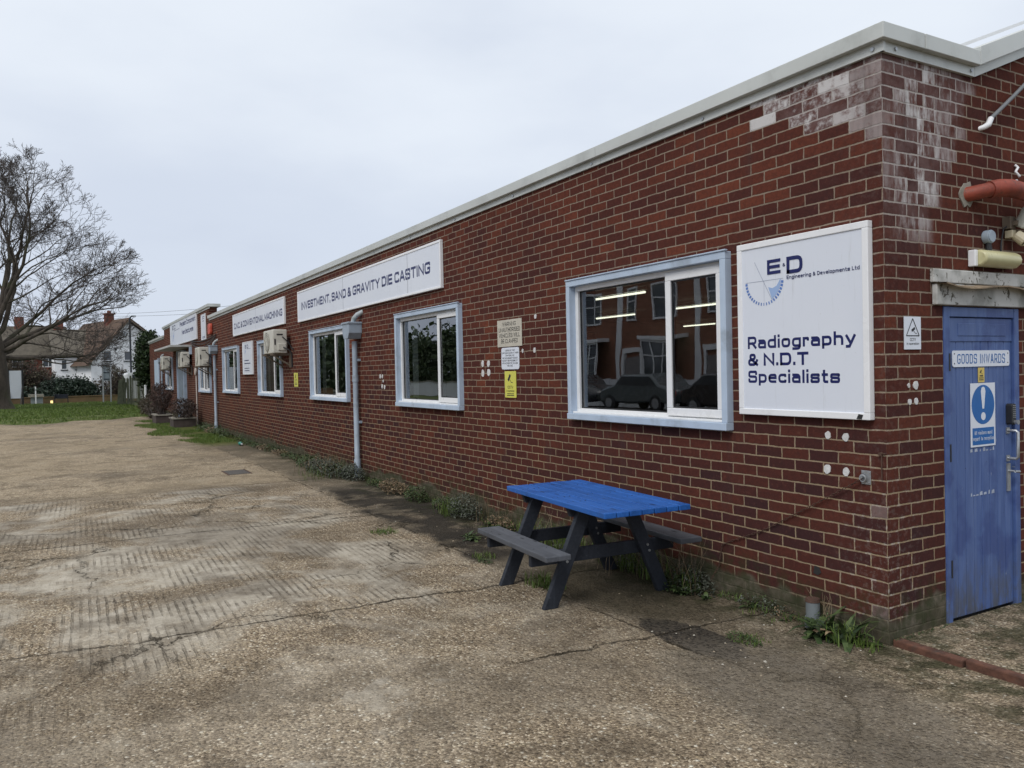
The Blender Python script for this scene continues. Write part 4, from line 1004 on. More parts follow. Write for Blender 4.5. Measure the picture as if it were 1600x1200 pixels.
t, z = flat_sign('camera_sign', 'yellow CCTV sign below the white car park notice', -4.59, 1.385, 0.245, 0.285, M_SIGNY, r=0.012)
m = MB(); camera_icon(m, 0.10, 0.215, 0.04, z+.001); lettering(m, 'CCTV', 0.122, 0.098, 0.030, 0.12, 0.16, z=z+.001, align='c'); lettering(m, 'in operation', 0.122, 0.064, 0.020, 0.17, 0.15, z=z+.001, align='c')
bar(m, 0.05, 0.042, 0.19, 0.042, 0.008, z+.001); bar(m, 0.04, 0.024, 0.20, 0.024, 0.008, z+.001); m.build('lettering', M_BLACKP, t, norm=False)
t, z = flat_sign('camera_sign', 'small yellow CCTV sign right of the nearest outdoor air unit', -13.55, 1.44, 0.30, 0.285, M_SIGNY, r=0.012)
m = MB(); camera_icon(m, 0.13, 0.215, 0.045, z+.001); lettering(m, 'CCTV', 0.15, 0.11, 0.04, 0.16, 0.18, z=z+.001, align='c'); bar(m, 0.06, 0.075, 0.24, 0.075, 0.014, z+.001); bar(m, 0.06, 0.045, 0.24, 0.045, 0.014, z+.001); m.build('lettering', M_BLACKP, t, norm=False)

# end wall signs
t, z = flat_sign('camera_sign', 'small white CCTV sign with black triangle on the corner brickwork', 0.172, 1.752, 0.16, 0.197, M_PANEL, axis='y')
m = MB(); T3 = [(0.08, 0.185), (0.018, 0.082), (0.142, 0.082)]
for i in range(3): a, b = T3[i], T3[(i+1) % 3]; bar(m, a[0], a[1], b[0], b[1], 0.006, z+.001+.0003*i)
camera_icon(m, 0.085, 0.120, 0.018, z+.001, flip=-1); lettering(m, 'CCTV', 0.08, 0.050, 0.018, 0.055, 0.14, z=z+.001, align='c'); lettering(m, 'in operation', 0.08, 0.028, 0.014, 0.12, 0.14, z=z+.001, align='c')
m.build('lettering', M_BLACKP, t, norm=False)
GF = -0.0105
t, z = flat_sign('door_sign', 'white rounded goods inwards plate on the blue door', 0.672, 1.638, 0.638, 0.104, M_PANEL, r=0.016, axis='y', face=GF, off=0.001)
m = MB(); lettering(m, 'GOODS INWARDS', 0.05, 0.020, 0.062, 0.535, 0.115, z=z+.001); m.build('lettering', M_SIGNB, t, norm=False)
m = MB()
for a in (0.02, 0.618):
    for b in (0.022, 0.084): m.path([(a, b, z-0.001), (a, b, z+0.002)], 0.004, 8)
m.build('screw', M_BLK, t)
t, z = flat_sign('door_sign', 'tiny yellow CCTV sticker on the blue door', 0.952, 1.535, 0.072, 0.095, plain('sticker_amber', (0.62, 0.47, 0.12), 0.5), axis='y', face=GF, th=0.001, off=0.001)
m = MB(); camera_icon(m, 0.03, 0.070, 0.012, z+.001); bar(m, .018, .042, .055, .042, .008, z+.001); bar(m, .012, .028, .06, .028, .005, z+.001); bar(m, .012, .016, .06, .016, .005, z+.001); m.build('lettering', M_BLACKP, t, norm=False)
t, z = flat_sign('door_sign', 'white and blue exclamation mark notice telling visitors to report to reception', 0.862, 1.118, 0.275, 0.412, M_PANEL, axis='y', face=GF, off=0.002, th=0.003)
m = MB(); disc(m, 0.1375, 0.272, 0.128, z+.0006, 40); m.quad((0.016, 0.012, z+.0006), (0.259, 0.012, z+.0006), (0.259, 0.122, z+.0006), (0.016, 0.122, z+.0006)); m.build('blue_field', M_SIGNB, t, norm=False)
m = MB(); m.quad(*[(0.1375+a, b, z+.0014) for a, b in ((-.010, .245), (.010, .245), (.026, .36), (.018, .382), (0, .388), (-.018, .382), (-.026, .36))]); disc(m, 0.1375, 0.196, 0.026, z+.0014, 20)
lettering(m, 'All visitors must', 0.1375, 0.078, 0.025, 0.20, 0.13, z=z+.0014, align='c'); lettering(m, 'report to reception', 0.1375, 0.040, 0.025, 0.23, 0.13, z=z+.0014, align='c'); m.build('lettering', M_PANEL, t, norm=False)

# ================================================================== WALL FITTINGS
def ac_unit(x1, z0, z1, lab, w_=0.86, y0=-0.38, y1=-0.085):
    t = thing('air_conditioner', lab, 'air conditioner', (x1, 0, z0), group='outdoor air conditioning units on the wall')
    h = z1-z0
    m = MB(); m.box(-w_, 0, y0, y1, 0, h); cs = m.build('casing', M_AC, t, bevel=0.018)
    m = MB()
    cx, cz, R0 = -w_*0.60, h*0.5, h*0.42
    m.path([(cx, y0-0.001, cz), (cx, y0-0.004, cz)], R0, 28); m.build('fan_opening', M_DARK, cs)
    m = MB()
    for k in range(1, 6):
        rr = R0*k/5; m.path([(cx+rr*cos(a*pi/16), y0-0.012, cz+rr*sin(a*pi/16)) for a in range(33)], 0.005, 5, caps=False)
    for k in range(8): a = k*pi/8; m.path([(cx-R0*cos(a), y0-0.014, cz-R0*sin(a)), (cx+R0*cos(a), y0-0.014, cz+R0*sin(a))], 0.004, 5)
    m.build('fan_grille', M_AC, t)
    m = MB(); m.box(0.0-0.002, 0.028, y0+0.10, y1-0.03, 0.06, 0.20); m.build('valve_cover', M_AC, t, bevel=0.01)
    m = MB(); m.box(-0.001, 0.004, y0+0.08, y1-0.09, h-0.12, h-0.09); m.box(-0.001, 0.004, y0+0.03, y0+0.06, h*.35, h*.6); m.build('louvre', M_BLACKP, t)
    for xx in (-0.08, -w_+0.08):
        m = MB(); m.box(xx-0.02, xx+0.02, y0-0.04, -0.002, -0.045, -0.002); m.beam((xx, y0, -0.03), (xx, -0.01, -0.26), 0.03, 0.03); m.box(xx-0.03, xx+0.03, -0.03, -0.002, -0.30, 0.05); m.build('wall_bracket', M_BRKT, t)
    m = MB(); m.path([(0.01, y1-0.09, 0.12), (0.07, y1-0.06, 0.10), (0.08, y1+0.03, 0.05), (0.08, -0.02, -0.02), (0.08, -0.015, -0.3)], 0.016, 8); m.path([(0.01, y1-0.1, h-0.15), (0.05, y1-0.04, h-0.22), (0.05, -0.02, h-0.35)], 0.012, 8)
    m.build('refrigerant_pipe', M_BLK, t, smooth=True)
    return t
ac_unit(-13.72, 2.14, 2.63, 'nearest cream air unit, hanging under the machining board')
ac_unit(-23.7, 2.03, 2.63, 'cream air unit beside the second drainpipe from the left of the wall')
ac_unit(-28.0, 2.06, 2.61, 'cream air unit beside the grey entrance door under the canopy')
ac_unit(-33.9, 2.04, 2.60, 'farthest cream air unit, nearest the ivy')
# alarm beacon
t = thing('alarm_beacon', 'orange red alarm beacon high on the wall above the cables', 'alarm', (-23.55, 0, 3.02))
m = MB(); m.prism(rrect(-0.22, 0.22, 0.0, 0.34, 0.10), -0.10, -0.012, axes='xz'); m.build('cover', plain('beacon_red', (0.50, 0.085, 0.05), 0.4, 0.15, 8), t, bevel=0.02)
m = MB(); m.box(-0.15, 0.15, -0.012, -0.001, 0.03, 0.30); m.build('backplate', M_AC, t)

# clay coloured overflow pipe on the end wall
t = thing('overflow_pipe', 'orange red plastic pipe elbowing out of the end wall', 'pipe', (0, 0.84, 2.735))
m = MB(); m.path([(-0.05, -0.02, 0), (0.02, 0.0, 0), (0.075, 0.05, 0.012), (0.10, 0.10, 0.022)], [0.047]*4, 20); m.path([(0.092, 0.085, 0.02), (0.115, 0.15, 0.032), (0.13, 0.25, 0.038), (0.13, 0.42, 0.028), (0.125, 0.52, 0.02)], [0.054, 0.056, 0.056, 0.055, 0.054], 20)
m.path([(0.125, 0.50, 0.02), (0.12, 0.75, 0.0), (0.12, 1.4, -0.03)], 0.048, 20); m.build('pipe', M_ORANGE, t, smooth=True)
m = MB(); rr = random.Random(4); P = [(0.075*rr.uniform(.8, 1.2)*cos(a*pi/8)-0.01, 0.085*rr.uniform(.75, 1.15)*sin(a*pi/8)) for a in range(16)]; m.prism(P, -0.003, 0.008, axes='yz'); m.build('mortar_collar', M_CONC, t)
# bulkhead lamp
t = thing('bulkhead_lamp', 'yellowed tube shaped bulkhead lamp above the blue door', 'lamp', (0, 0.835, 2.275))
m = MB(); m.box(0.002, 0.05, 0.0, 0.035, 0.0, 0.105); m.box(0.002, 0.02, 0.035, 0.44, 0.005, 0.10); m.build('base', M_SFRAME, t, bevel=0.006)
m = MB(); P = [(0.02, 0.0), (0.07, 0.004), (0.10, 0.03), (0.105, 0.055), (0.095, 0.085), (0.06, 0.105), (0.02, 0.107)]
b = len(m.v)
m.prism(P, 0.036, 0.445, axes='xz'); m.v = [(x, y, z) for (x, y, z) in m.v]; m.build('diffuser', plain('yellowed_diffuser', (0.55, 0.52, 0.30), 0.35, 0.08, 8, dirt=(0.3, 0.25, 0.12), dirtamt=0.4), t, bevel=0.012, smooth=True)
# junction box
t = thing('junction_box', 'round grey junction box above the bulkhead lamp', 'junction box', (0, 1.03, 2.475))
m = MB(); m.path([(0.001, 0, 0), (0.045, 0, 0)], 0.043, 24); m.path([(0.045, 0, 0), (0.052, 0, 0)], 0.038, 24); m.build('box', M_BLUEP, t, bevel=0.003)
m = MB(); m.path([(0.024, 0, -0.04), (0.024, 0.0, -0.065)], 0.017, 12); m.path([(0.024, 0, -0.065), (0.024, 0.0, -0.10)], 0.02, 12); m.build('gland', M_BLK, t)
# floodlight with sensor
t = thing('floodlight', 'pale grey floodlight with a motion sensor at the right edge of the picture', 'floodlight', (0, 1.27, 2.56))
T_ = Matrix.Translation((0.13, 0.10, 0.03)) @ Matrix.Rotation(rad(28), 4, 'Y') @ Matrix.Rotation(rad(-12), 4, 'Z')
m = MB(); m.box(-0.05, 0.03, -0.10, 0.11, -0.065, 0.065, T=T_); m.box(-0.09, -0.05, -0.05, 0.06, -0.04, 0.04, T=T_); hd = m.build('lamp_head', plain('floodlight_grey', (0.45, 0.46, 0.42), 0.5, 0.1, 10, dirt=(0.2, 0.2, 0.17), dirtscale=9, dirtamt=0.6), t, bevel=0.012)
m = MB(); m.box(0.031, 0.034, -0.085, 0.095, -0.05, 0.05, T=T_); m.build('lens', M_DGLASS, t)
m = MB(); m.box(0.002, 0.05, -0.04, 0.03, -0.02, 0.06); m.box(0.05, 0.08, -0.015, 0.015, 0.0, 0.03); m.build('bracket', M_BRKT, t)
m = MB(); m.path([(0.06, 0.01, -0.06), (0.11, 0.03, -0.11)], [0.035, 0.04], 14); m.path([(0.11, 0.03, -0.11), (0.118, 0.04, -0.12)], [0.04, 0.025], 14); m.box(0.01, 0.06, -0.03, 0.02, -0.08, -0.03); m.build('sensor', plain('sensor_cream', (0.52, 0.46, 0.33), 0.5, 0.1, 10), t, bevel=0.004)
m = MB(); m.path([(0.03, -0.03, 0.0), (0.02, -0.06, -0.02), (0.012, -0.075, -0.12), (0.012, -0.08, -0.20)], 0.005, 6); m.build('cable', M_BLK, t)
# slanting conduit with white elbow
t = thing('conduit_pipe', 'thin grey conduit slanting up the end wall from a white elbow', 'pipe', (0, 1.0, 3.19))
m = MB(); m.path([(0.03, 0.055, 0.045), (0.045, 0.30, 0.225), (0.06, 0.75, 0.56), (0.06, 1.2, 0.9)], 0.013, 12); m.build('conduit', plain('conduit_grey', (0.16, 0.17, 0.18), 0.5, 0.1, 10), t, smooth=True)
m = MB(); m.path([(-0.01, -0.02, -0.02), (0.02, 0.0, -0.012), (0.03, 0.03, 0.005), (0.03, 0.062, 0.05)], [0.014, 0.018, 0.020, 0.018], 12); m.build('elbow', M_SFRAME, t, smooth=True)
t = thing('wall_hook', 'small white hook screwed to the bricks above the orange pipe', 'hook', (0, 1.38, 2.93))
m = MB(); m.path([(0.005, 0.0, 0.05), (0.02, 0.01, 0.03), (0.02, -0.02, 0.0), (0.03, 0.01, -0.03)], 0.009, 8); m.path([(0.0, 0, -0.06), (0.02, 0, -0.06)], 0.012, 8); m.build('hook', M_SFRAME, t, smooth=True)

# chain and anchor plate
t = thing('wall_anchor', 'small square steel anchor plate that the rusty chain hangs from', 'anchor', (-0.135, 0, 0.985))
m = MB(); m.box(-0.032, 0.032, -0.006, -0.001, -0.042, 0.042); m.build('plate', M_STEEL, t, bevel=0.002)
m = MB(); m.path([(-0.012+0.02*cos(a*pi/8), -0.02, -0.005+0.02*sin(a*pi/8)) for a in range(17)], 0.005, 8); m.path([(-0.02, -0.004, 0.0), (-0.02, -0.03, 0.0)], 0.008, 8)
for a in (-0.022, 0.022):
    for b in (-0.03, 0.03): m.path([(a, -0.006, b), (a, -0.010, b)], 0.005, 8)
m.build('ring', M_STEEL, t)
m = MB(); pts = [V((-0.148, -0.03, 0.975))]
P3 = [V((-0.148, -0.03, 0.975)), V((-0.38, -0.02, 0.845)), V((-0.64, -0.015, 0.70)), V((-0.95, -0.012, 0.53)), V((-1.25, -0.012, 0.405)), V((-1.345, -0.012, 0.36)), V((-1.37, -0.02, 0.20)), V((-1.42, -0.05, 0.10))]
seg = []
for i in range(len(P3)-1):
    n_ = max(1, int((P3[i+1]-P3[i]).length/0.026))
    for k in range(n_): seg.append((P3[i].lerp(P3[i+1], k/n_), P3[i].lerp(P3[i+1], (k+1)/n_)))
for i, (a, b) in enumerate(seg):
    d = (b-a).normalized(); sdv = d.cross(V((0, 1, 0))).normalized() if i % 2 else V((0, -1, 0)); c = (a+b)/2; L_ = 0.0185; w_ = 0.0058
    m.path([c+d*L_*cos(k*pi/5)+sdv*w_*sin(k*pi/5) for k in range(11)], 0.0019, 5, caps=False)
tag(m.build('chain', M_RUST, norm=False), 'rusty thin chain sagging across the brickwork into the weeds', 'chain')

# grey stub of pipe by the corner
t = thing('pipe_stub', 'short capped grey pipe stub standing in weeds near the corner', 'pipe', (-0.475, -0.085, 0))
m = MB(); m.path([(0, 0, -0.03), (0, 0, 0.055), (0, 0, 0.057), (0, 0, 0.165)], [0.050, 0.050, 0.043, 0.043], 20); m.path([(0, 0, 0.058), (0, 0, 0.066)], 0.049, 20); m.build('pipe', M_GREYP, t, smooth=True)
m = MB(); m.path([(0, 0, 0.165), (0, 0, 0.185)], [0.047, 0.042], 20); m.build('cap', M_RUST, t)

# fluorescent lamps in the workshop
proto = None
for i, (x, y, L_) in enumerate(((-6.5, 3.03, 1.22), (-10.3, 5.8, 1.35), (-7.6, 5.64, 1.45), (-12.5, 10.15, 1.2), (-3.2, 3.03, 1.22))):
    lab = ['lit strip lamp nearest the glass, highest in the left pane', 'second lit strip lamp down in the left pane', 'upper lit strip lamp in the right pane', 'lowest and coldest strip lamp in the right pane', 'strip lamp further right inside the workshop'][i]
    if i == 4: continue
    t = thing('strip_lamp', lab, 'lamp', (x, y, 2.75), group='strip lamps inside the workshop')
    m = MB(); m.box(-L_/2, L_/2, -0.03, 0.03, 0.03, 0.08); m.build('housing', M_SFRAME, t)
    m = MB(); m.path([(-L_/2+0.02, 0, 0), (L_/2-0.02, 0, 0)], 0.016, 10); m.build('tube', M_TUBE, t)

# ================================================================== PICNIC TABLE
t = thing('picnic_table', 'picnic table with bright blue top and dark grey legs and seats', 'picnic table', (-1.93, -0.775, 0), (0, 0, rad(-4.0)))
zt = 0.735
m = MB(); n = 7; Wt = 0.70; pw = Wt/n
for i in range(n): dz_ = (0.0, -0.002, 0.001, -0.001, 0.0015, -0.0015, 0.0)[i]; m.box(-0.735+0.004*(i % 3), 0.755-0.003*(i % 2), -Wt/2+i*pw+0.0035, -Wt/2+(i+1)*pw-0.0035, zt-0.038, zt+dz_)
top = m.build('tabletop', M_TBLUE, t, bevel=0.005)
m = MB()
for x in (-0.49, 0.0, 0.23):
    for i in range(n):
        for dy in (-0.02, 0.022): m.path([(x, -Wt/2+(i+.5)*pw+dy, zt-0.002), (x, -Wt/2+(i+.5)*pw+dy, zt+0.0012)], 0.0045, 8)
m.build('screw', M_BLK, top)
for s_ in (-1, 1):
    m = MB(); m.box(-0.66, 0.50, s_*0.55-0.095, s_*0.55+0.095, 0.395, 0.433); se = m.build('seat', M_TGREY, t, bevel=0.006)
    m = MB()
    for x in (-0.49, 0.23):
        for dy in (-0.05, 0.05): m.path([(x, s_*0.55+dy, 0.431), (x, s_*0.55+dy, 0.4345)], 0.005, 8)
    m.build('screw', M_BLK, se)
    for x in (-0.49, 0.23):
        m = MB(); a = V((x, s_*0.485, 0.0)); b = V((x, s_*0.175, zt-0.04)); d = (b-a)
        m.beam(a-d*0.0, b, 0.10, 0.045, side=V((1, 0, 0)))
        # feet and heads cut level
        for i in range(8):
            p = V(m.v[i]); 
            tt = (0.0-p.z)/d.z if i < 4 else (zt-0.039-p.z)/d.z
            m.v[i] = tuple(p+d*tt)
        m.build('leg', M_TDARK, t, bevel=0.004)
for x in (-0.49, 0.23):
    q = -0.047
    m = MB(); m.box(x+q-0.018, x+q+0.022, -0.61, 0.61, 0.300, 0.394); 
    m.build('seat_beam', M_TDARK, t, bevel=0.004)
    m = MB(); m.prism([(-0.31, zt-0.04), (-0.28, zt-0.115), (0.28, zt-0.115), (0.31, zt-0.04)], x-0.068, x-0.024, axes='yz'); m.build('top_bearer', M_TDARK, t, bevel=0.004)
    m = MB()
    for s_ in (-1, 1):
        for (yy, zz) in ((0.35, 0.32), (0.335, 0.365)): m.path([(x+0.022, s_*yy, zz), (x+0.030, s_*yy, zz)], 0.0095, 10)
        m.path([(x+0.022, s_*0.205, 0.66), (x+0.030, s_*0.205, 0.66)], 0.0095, 10)
    m.build('bolt', M_STEEL, t)
# ================================================================== WEEDS
def leaf(m, base, az, tilt, L, w_, mi=0, droop=0.9):
    d = V((cos(az), sin(az), 0)); sd_ = V((-sin(az), cos(az), 0)); p = V(base); ang = tilt; L5 = L/4
    prof = (0.25, 0.8, 1.0, 0.7, 0.0); prev = None
    for k in range(5):
        hw = sd_*w_*0.5*prof[k]; a_, b_ = p-hw, p+hw
        if prev: 
            if prof[k] == 0: m.quad(prev[0], prev[1], p, m=mi)
            else: m.quad(prev[0], prev[1], b_, a_, m=mi)
        prev = (a_, b_); p = p+(d*cos(ang)+V((0, 0, 1))*sin(ang))*L5; ang -= droop*0.45
def rosette(m, x, y, n, L, w_, rnd, tilt=(0.3, 1.2), z=0.0, spread=0.03, mi=0):
    for _ in range(n):
        leaf(m, (x+rnd.uniform(-spread, spread), y+rnd.uniform(-spread, spread), z), rnd.uniform(0, 2*pi), rnd.uniform(*tilt), L*rnd.uniform(.5, 1.1), w_*rnd.uniform(.6, 1.2), mi, rnd.uniform(.5, 1.2))
def stalks(m, x, y, n, h, rnd, mi=1, spread=0.08, r=0.002, lean=0.5):
    for _ in range(n):
        a = rnd.uniform(0, 2*pi); l = rnd.uniform(0.05, lean)*h; hh = h*rnd.uniform(.5, 1.1); bx, by = x+rnd.uniform(-spread, spread), y+rnd.uniform(-spread, spread)
        P = [(bx, by, 0)]
        for k in range(1, 5):
            u_ = k/4; P.append((bx+l*u_*u_*cos(a)+rnd.uniform(-.01, .01), min(-0.01, by+l*u_*u_*sin(a)+rnd.uniform(-.01, .01)), hh*(u_-0.15*u_*u_)))
        m.path(P, [r, r, r*.8, r*.6, r*.4], 4, m=mi, caps=False)
def tuft(m, x, y, n, h, rnd, mi=0, spread=0.04):
    for _ in range(n):
        a = rnd.uniform(0, 2*pi); bx, by = x+rnd.uniform(-spread, spread), y+rnd.uniform(-spread, spread); hh = h*rnd.uniform(.4, 1.1); l = rnd.uniform(.1, .9)*hh; w_ = 0.0028
        sx, sy = -sin(a)*w_, cos(a)*w_; mx_, my_ = bx+l*.4*cos(a), by+l*.4*sin(a)
        m.quad((bx-sx, by-sy, 0), (bx+sx, by+sy, 0), (mx_+sx*.8, my_+sy*.8, hh*.7), (mx_-sx*.8, my_-sy*.8, hh*.7), m=mi)
        m.quad((mx_-sx*.8, my_-sy*.8, hh*.7), (mx_+sx*.8, my_+sy*.8, hh*.7), (bx+l*cos(a), by+l*sin(a), hh), m=mi)
def bushy(m, x, y, rx, ry, h, n, size, rnd, mi=0):
    """small leaves scattered up short stems"""
    for _ in range(n):
        a = rnd.uniform(0, 2*pi); r = math.sqrt(rnd.random()); z = rnd.random()**0.8*h*(1-0.55*r*r)
        leaf(m, (x+rx*r*cos(a), min(-0.015, y+ry*r*sin(a)), z), rnd.uniform(0, 2*pi), rnd.uniform(-0.4, 1.1), size*rnd.uniform(.6, 1.3), size*0.55*rnd.uniform(.7, 1.2), mi, 0.6)
WM = [M_WEED, M_STRAW, M_WEEDG, M_GRASS]
def weed(name, lab, fn, seed, cat='weed', group=None):
    m = MB(); fn(m, random.Random(seed)); o = m.build(name, WM, norm=False); tag(o, lab, cat, group); return o
def f(m, r):
    for k in range(9): rosette(m, -0.25+r.uniform(-.14, .16), -0.16+r.uniform(-.07, .05), 7, 0.25, 0.040, r, (0.2, 1.35), spread=0.05)
    for k in range(6): leaf(m, (-0.24+r.uniform(-.03, .03), -0.20, 0.03), -1.6+r.uniform(-.5, .5), 0.9, 0.14, 0.03, 1)
    tuft(m, -0.15, -0.16, 60, 0.14, r, 3, 0.10); bushy(m, -0.36, -0.12, 0.12, 0.08, 0.12, 220, 0.022, r); tuft(m, -0.03, -0.13, 40, 0.07, r, 3, 0.06); stalks(m, -0.40, -0.05, 10, 0.26, r, 1, 0.03)
weed('dock_plant', 'broad leaved dock clump at the foot of the building corner', f, 1)
def f(m, r):
    bushy(m, -1.56, -0.15, 0.26, 0.13, 0.19, 620, 0.028, r, 2); bushy(m, -1.62, -0.2, 0.22, 0.14, 0.13, 420, 0.028, r, 0); tuft(m, -1.75, -0.14, 70, 0.22, r, 1, 0.12); stalks(m, -1.55, -0.12, 14, 0.5, r, 1, 0.14); rosette(m, -1.5, -0.28, 14, 0.14, 0.035, r); rosette(m, -1.3, -0.2, 10, 0.10, 0.03, r)
weed('weed_clump', 'grey green weed clump with tall dead stalks right of the picnic table', f, 2)
def f(m, r):
    for k in range(8): x = -2.5+k*0.13; tuft(m, x, -0.15+r.uniform(-.06, .06), 26, 0.22, r, 3, 0.09); bushy(m, x, -0.12, 0.1, 0.08, 0.16, 90, 0.025, r, r.choice((0, 2)))
    stalks(m, -2.2, -0.1, 18, 0.34, r, 1, 0.35)
weed('weed_clump', 'low grassy weeds growing behind the picnic table', f, 3)
def f(m, r): tuft(m, -2.30, -1.02, 90, 0.11, r, 3, 0.09); tuft(m, -2.12, -0.98, 40, 0.08, r, 3, 0.08); rosette(m, -2.2, -1.0, 10, 0.07, 0.018, r)
weed('grass_tuft', 'dark grass tuft between the front legs of the picnic table', f, 4)
def f(m, r): bushy(m, -0.53, -0.64, 0.13, 0.07, 0.04, 260, 0.018, r, 0); tuft(m, -0.50, -0.62, 60, 0.035, r, 3, 0.09)
weed('weed_patch', 'small creeping green patch on the dark asphalt near the corner', f, 5)
def f(m, r):
    for k in range(5): rosette(m, -4.16+r.uniform(-.1, .1), -0.70+r.uniform(-.06, .06), 9, 0.13, 0.034, r, (0.2, 1.0))
weed('weed_clump', 'bright green rosette in the dark asphalt left of the picnic table', f, 6)
def f(m, r):
    tuft(m, -4.95, -1.30, 130, 0.045, r, 3, 0.12); bushy(m, -4.95, -1.3, 0.14, 0.07, 0.02, 120, 0.018, r, 0)
weed('grass_tuft', 'flat bright grass tuft alone out on the concrete slab', f, 7)
def f(m, r): tuft(m, -3.35, -0.95, 60, 0.06, r, 3, 0.10); bushy(m, -3.2, -1.02, 0.12, 0.05, 0.03, 120, 0.02, r, 0)
weed('grass_tuft', 'thin grass growing at the asphalt edge beside the left seat', f, 8)
def f(m, r):
    bushy(m, -10.3, -0.34, 1.0, 0.24, 0.25, 1700, 0.040, r, 2); tuft(m, -9.9, -0.4, 120, 0.2, r, 3, 0.5); bushy(m, -10.5, -0.3, 0.9, 0.22, 0.3, 500, 0.035, r, 1); bushy(m, -10.0, -0.3, 0.8, 0.2, 0.22, 700, 0.035, r, 0); bushy(m, -9.3, -0.2, 0.45, 0.14, 0.26, 900, 0.04, r, 2); bushy(m, -11.4, -0.3, 0.6, 0.2, 0.22, 700, 0.045, r, 0); stalks(m, -10.2, -0.25, 26, 0.55, r, 1, 0.6)
weed('weed_clump', 'large grey green nettle clump around the foot of the nearest drainpipe', f, 9)
def f(m, r):
    bushy(m, -7.55, -0.18, 0.5, 0.13, 0.20, 700, 0.035, r, 1); bushy(m, -6.75, -0.18, 0.30, 0.13, 0.20, 480, 0.035, r, 0); bushy(m, -8.35, -0.15, 0.3, 0.12, 0.12, 300, 0.03, r, 0)
weed('weed_clump', 'reddish brown weeds just right of the drainpipe', f, 10)
def f(m, r):
    bushy(m, -5.25, -0.2, 0.33, 0.15, 0.28, 900, 0.034, r, 2); tuft(m, -5.5, -0.25, 90, 0.22, r, 3, 0.16); stalks(m, -4.7, -0.12, 16, 0.42, r, 1, 0.2); bushy(m, -5.9, -0.16, 0.3, 0.12, 0.15, 400, 0.03, r, 0)
weed('weed_clump', 'grey green weeds below the warning sign', f, 11)
def f(m, r):
    for k in range(4): rosette(m, -4.35+r.uniform(-.14, .14), -0.26+r.uniform(-.06, .06), 10, 0.16, 0.035, r, (0.4, 1.3))
    bushy(m, -4.5, -0.16, 0.28, 0.1, 0.14, 260, 0.03, r, 1)
    for k in range(7): tuft(m, -3.95+k*0.17, -0.17, 34, 0.20, r, 3, 0.12)
    stalks(m, -3.6, -0.12, 26, 0.36, r, 1, 0.45); bushy(m, -3.5, -0.15, 0.5, 0.1, 0.15, 420, 0.028, r, 2)
weed('weed_clump', 'straggly grass and leafy weeds just left of the table at the wall', f, 12)
def f(m, r):
    for k in range(9): x = -12.6-k*0.75; bushy(m, x, -0.2, 0.45, 0.15, 0.10+0.14*r.random(), 220, 0.045, r, r.choice((0, 0, 2, 1)))
weed('weed_clump', 'low weeds along the wall below the two middle windows', f, 13)
def f(m, r):
    for k in range(6): x = -20.2-k*0.8; bushy(m, x, -0.25, 0.5, 0.2, 0.12+0.2*r.random(), 200, 0.06, r, r.choice((0, 1, 0)))
weed('weed_clump', 'weeds and yellowing leaves at the second drainpipe foot', f, 14)
def f(m, r):
    for k in range(26):
        x = -0.55-k*0.035; bushy(m, x, -0.05-r.random()*.05, 0.05, 0.03, 0.035, 14, 0.014, r, 0)
    rosette(m, -0.98, -0.09, 7, 0.12, 0.03, r, (.4, 1.2)); tuft(m, -0.8, -0.08, 40, 0.06, r, 3, 0.2); rosette(m, -0.65, -0.1, 8, 0.07, 0.02, r)
weed('weed_clump', 'tiny creeping weeds between the pipe stub and the table', f, 15)
def f(m, r):
    for k in range(30): y = 0.03+k*0.018; bushy(m, 0.035, -0.2, 0, 0, 0, 0, 0.01, r); leaf(m, (0.02+r.uniform(0, .03), y, 0.035), r.uniform(0, 6.3), 0.9, 0.02, 0.009, 0)
weed('moss_line', 'thin line of moss and seedlings between door and corner', f, 16)
def f(m, r):
    x = -0.6
    while x > -17:
        n_ = mnoise.noise(V((x*1.7, 3.0, 1.0)))
        if n_ > 0.05: bushy(m, x, -0.04-0.05*r.random(), 0.10, 0.06+0.05*max(0, n_), 0.05+0.10*max(0, n_), int(26+60*max(0, n_)), 0.022, r, r.choice((0, 0, 2, 1)))
        if -0.2 < n_ < 0.1: tuft(m, x, -0.05, 9, 0.07, r, 3, 0.05)
        x -= 0.11
o = weed('weed_fringe', 'thin broken fringe of weeds along the foot of the brick wall', f, 17); o['kind'] = 'stuff'; del o['category']
t = thing('drain_cover', 'dark rectangular drain cover set in the yard before the middle windows', 'drain cover', (-11.5, -1.57, 0.004)); m = MB(); m.box(-.32, .32, -.17, .17, -.02, .003); m.build('cover', plain('drain_iron', (0.07, 0.062, 0.055), .8, .3, 20, bump=.4), t, bevel=.004); m = MB(); m.box(-.35, .35, -.20, -.175, -.02, .004); m.box(-.35, .35, .175, .20, -.02, .004); m.build('frame', M_RUST, t)
t = thing('litter_bottle', 'small teal plastic bottle lying at the foot of the wall', 'bottle', (-17.0, -0.45, 0.05)); m = MB(); m.path([(-.12, 0, 0), (.02, 0, 0), (.06, 0, 0), (.09, 0, 0)], [.045, .045, .018, .018], 12); m.build('body', plain('teal_plastic', (0.02, 0.18, 0.14), .3), t, smooth=True); m = MB(); m.path([(.09, 0, 0), (.11, 0, 0)], .02, 10); m.build('cap', M_SFRAME, t)
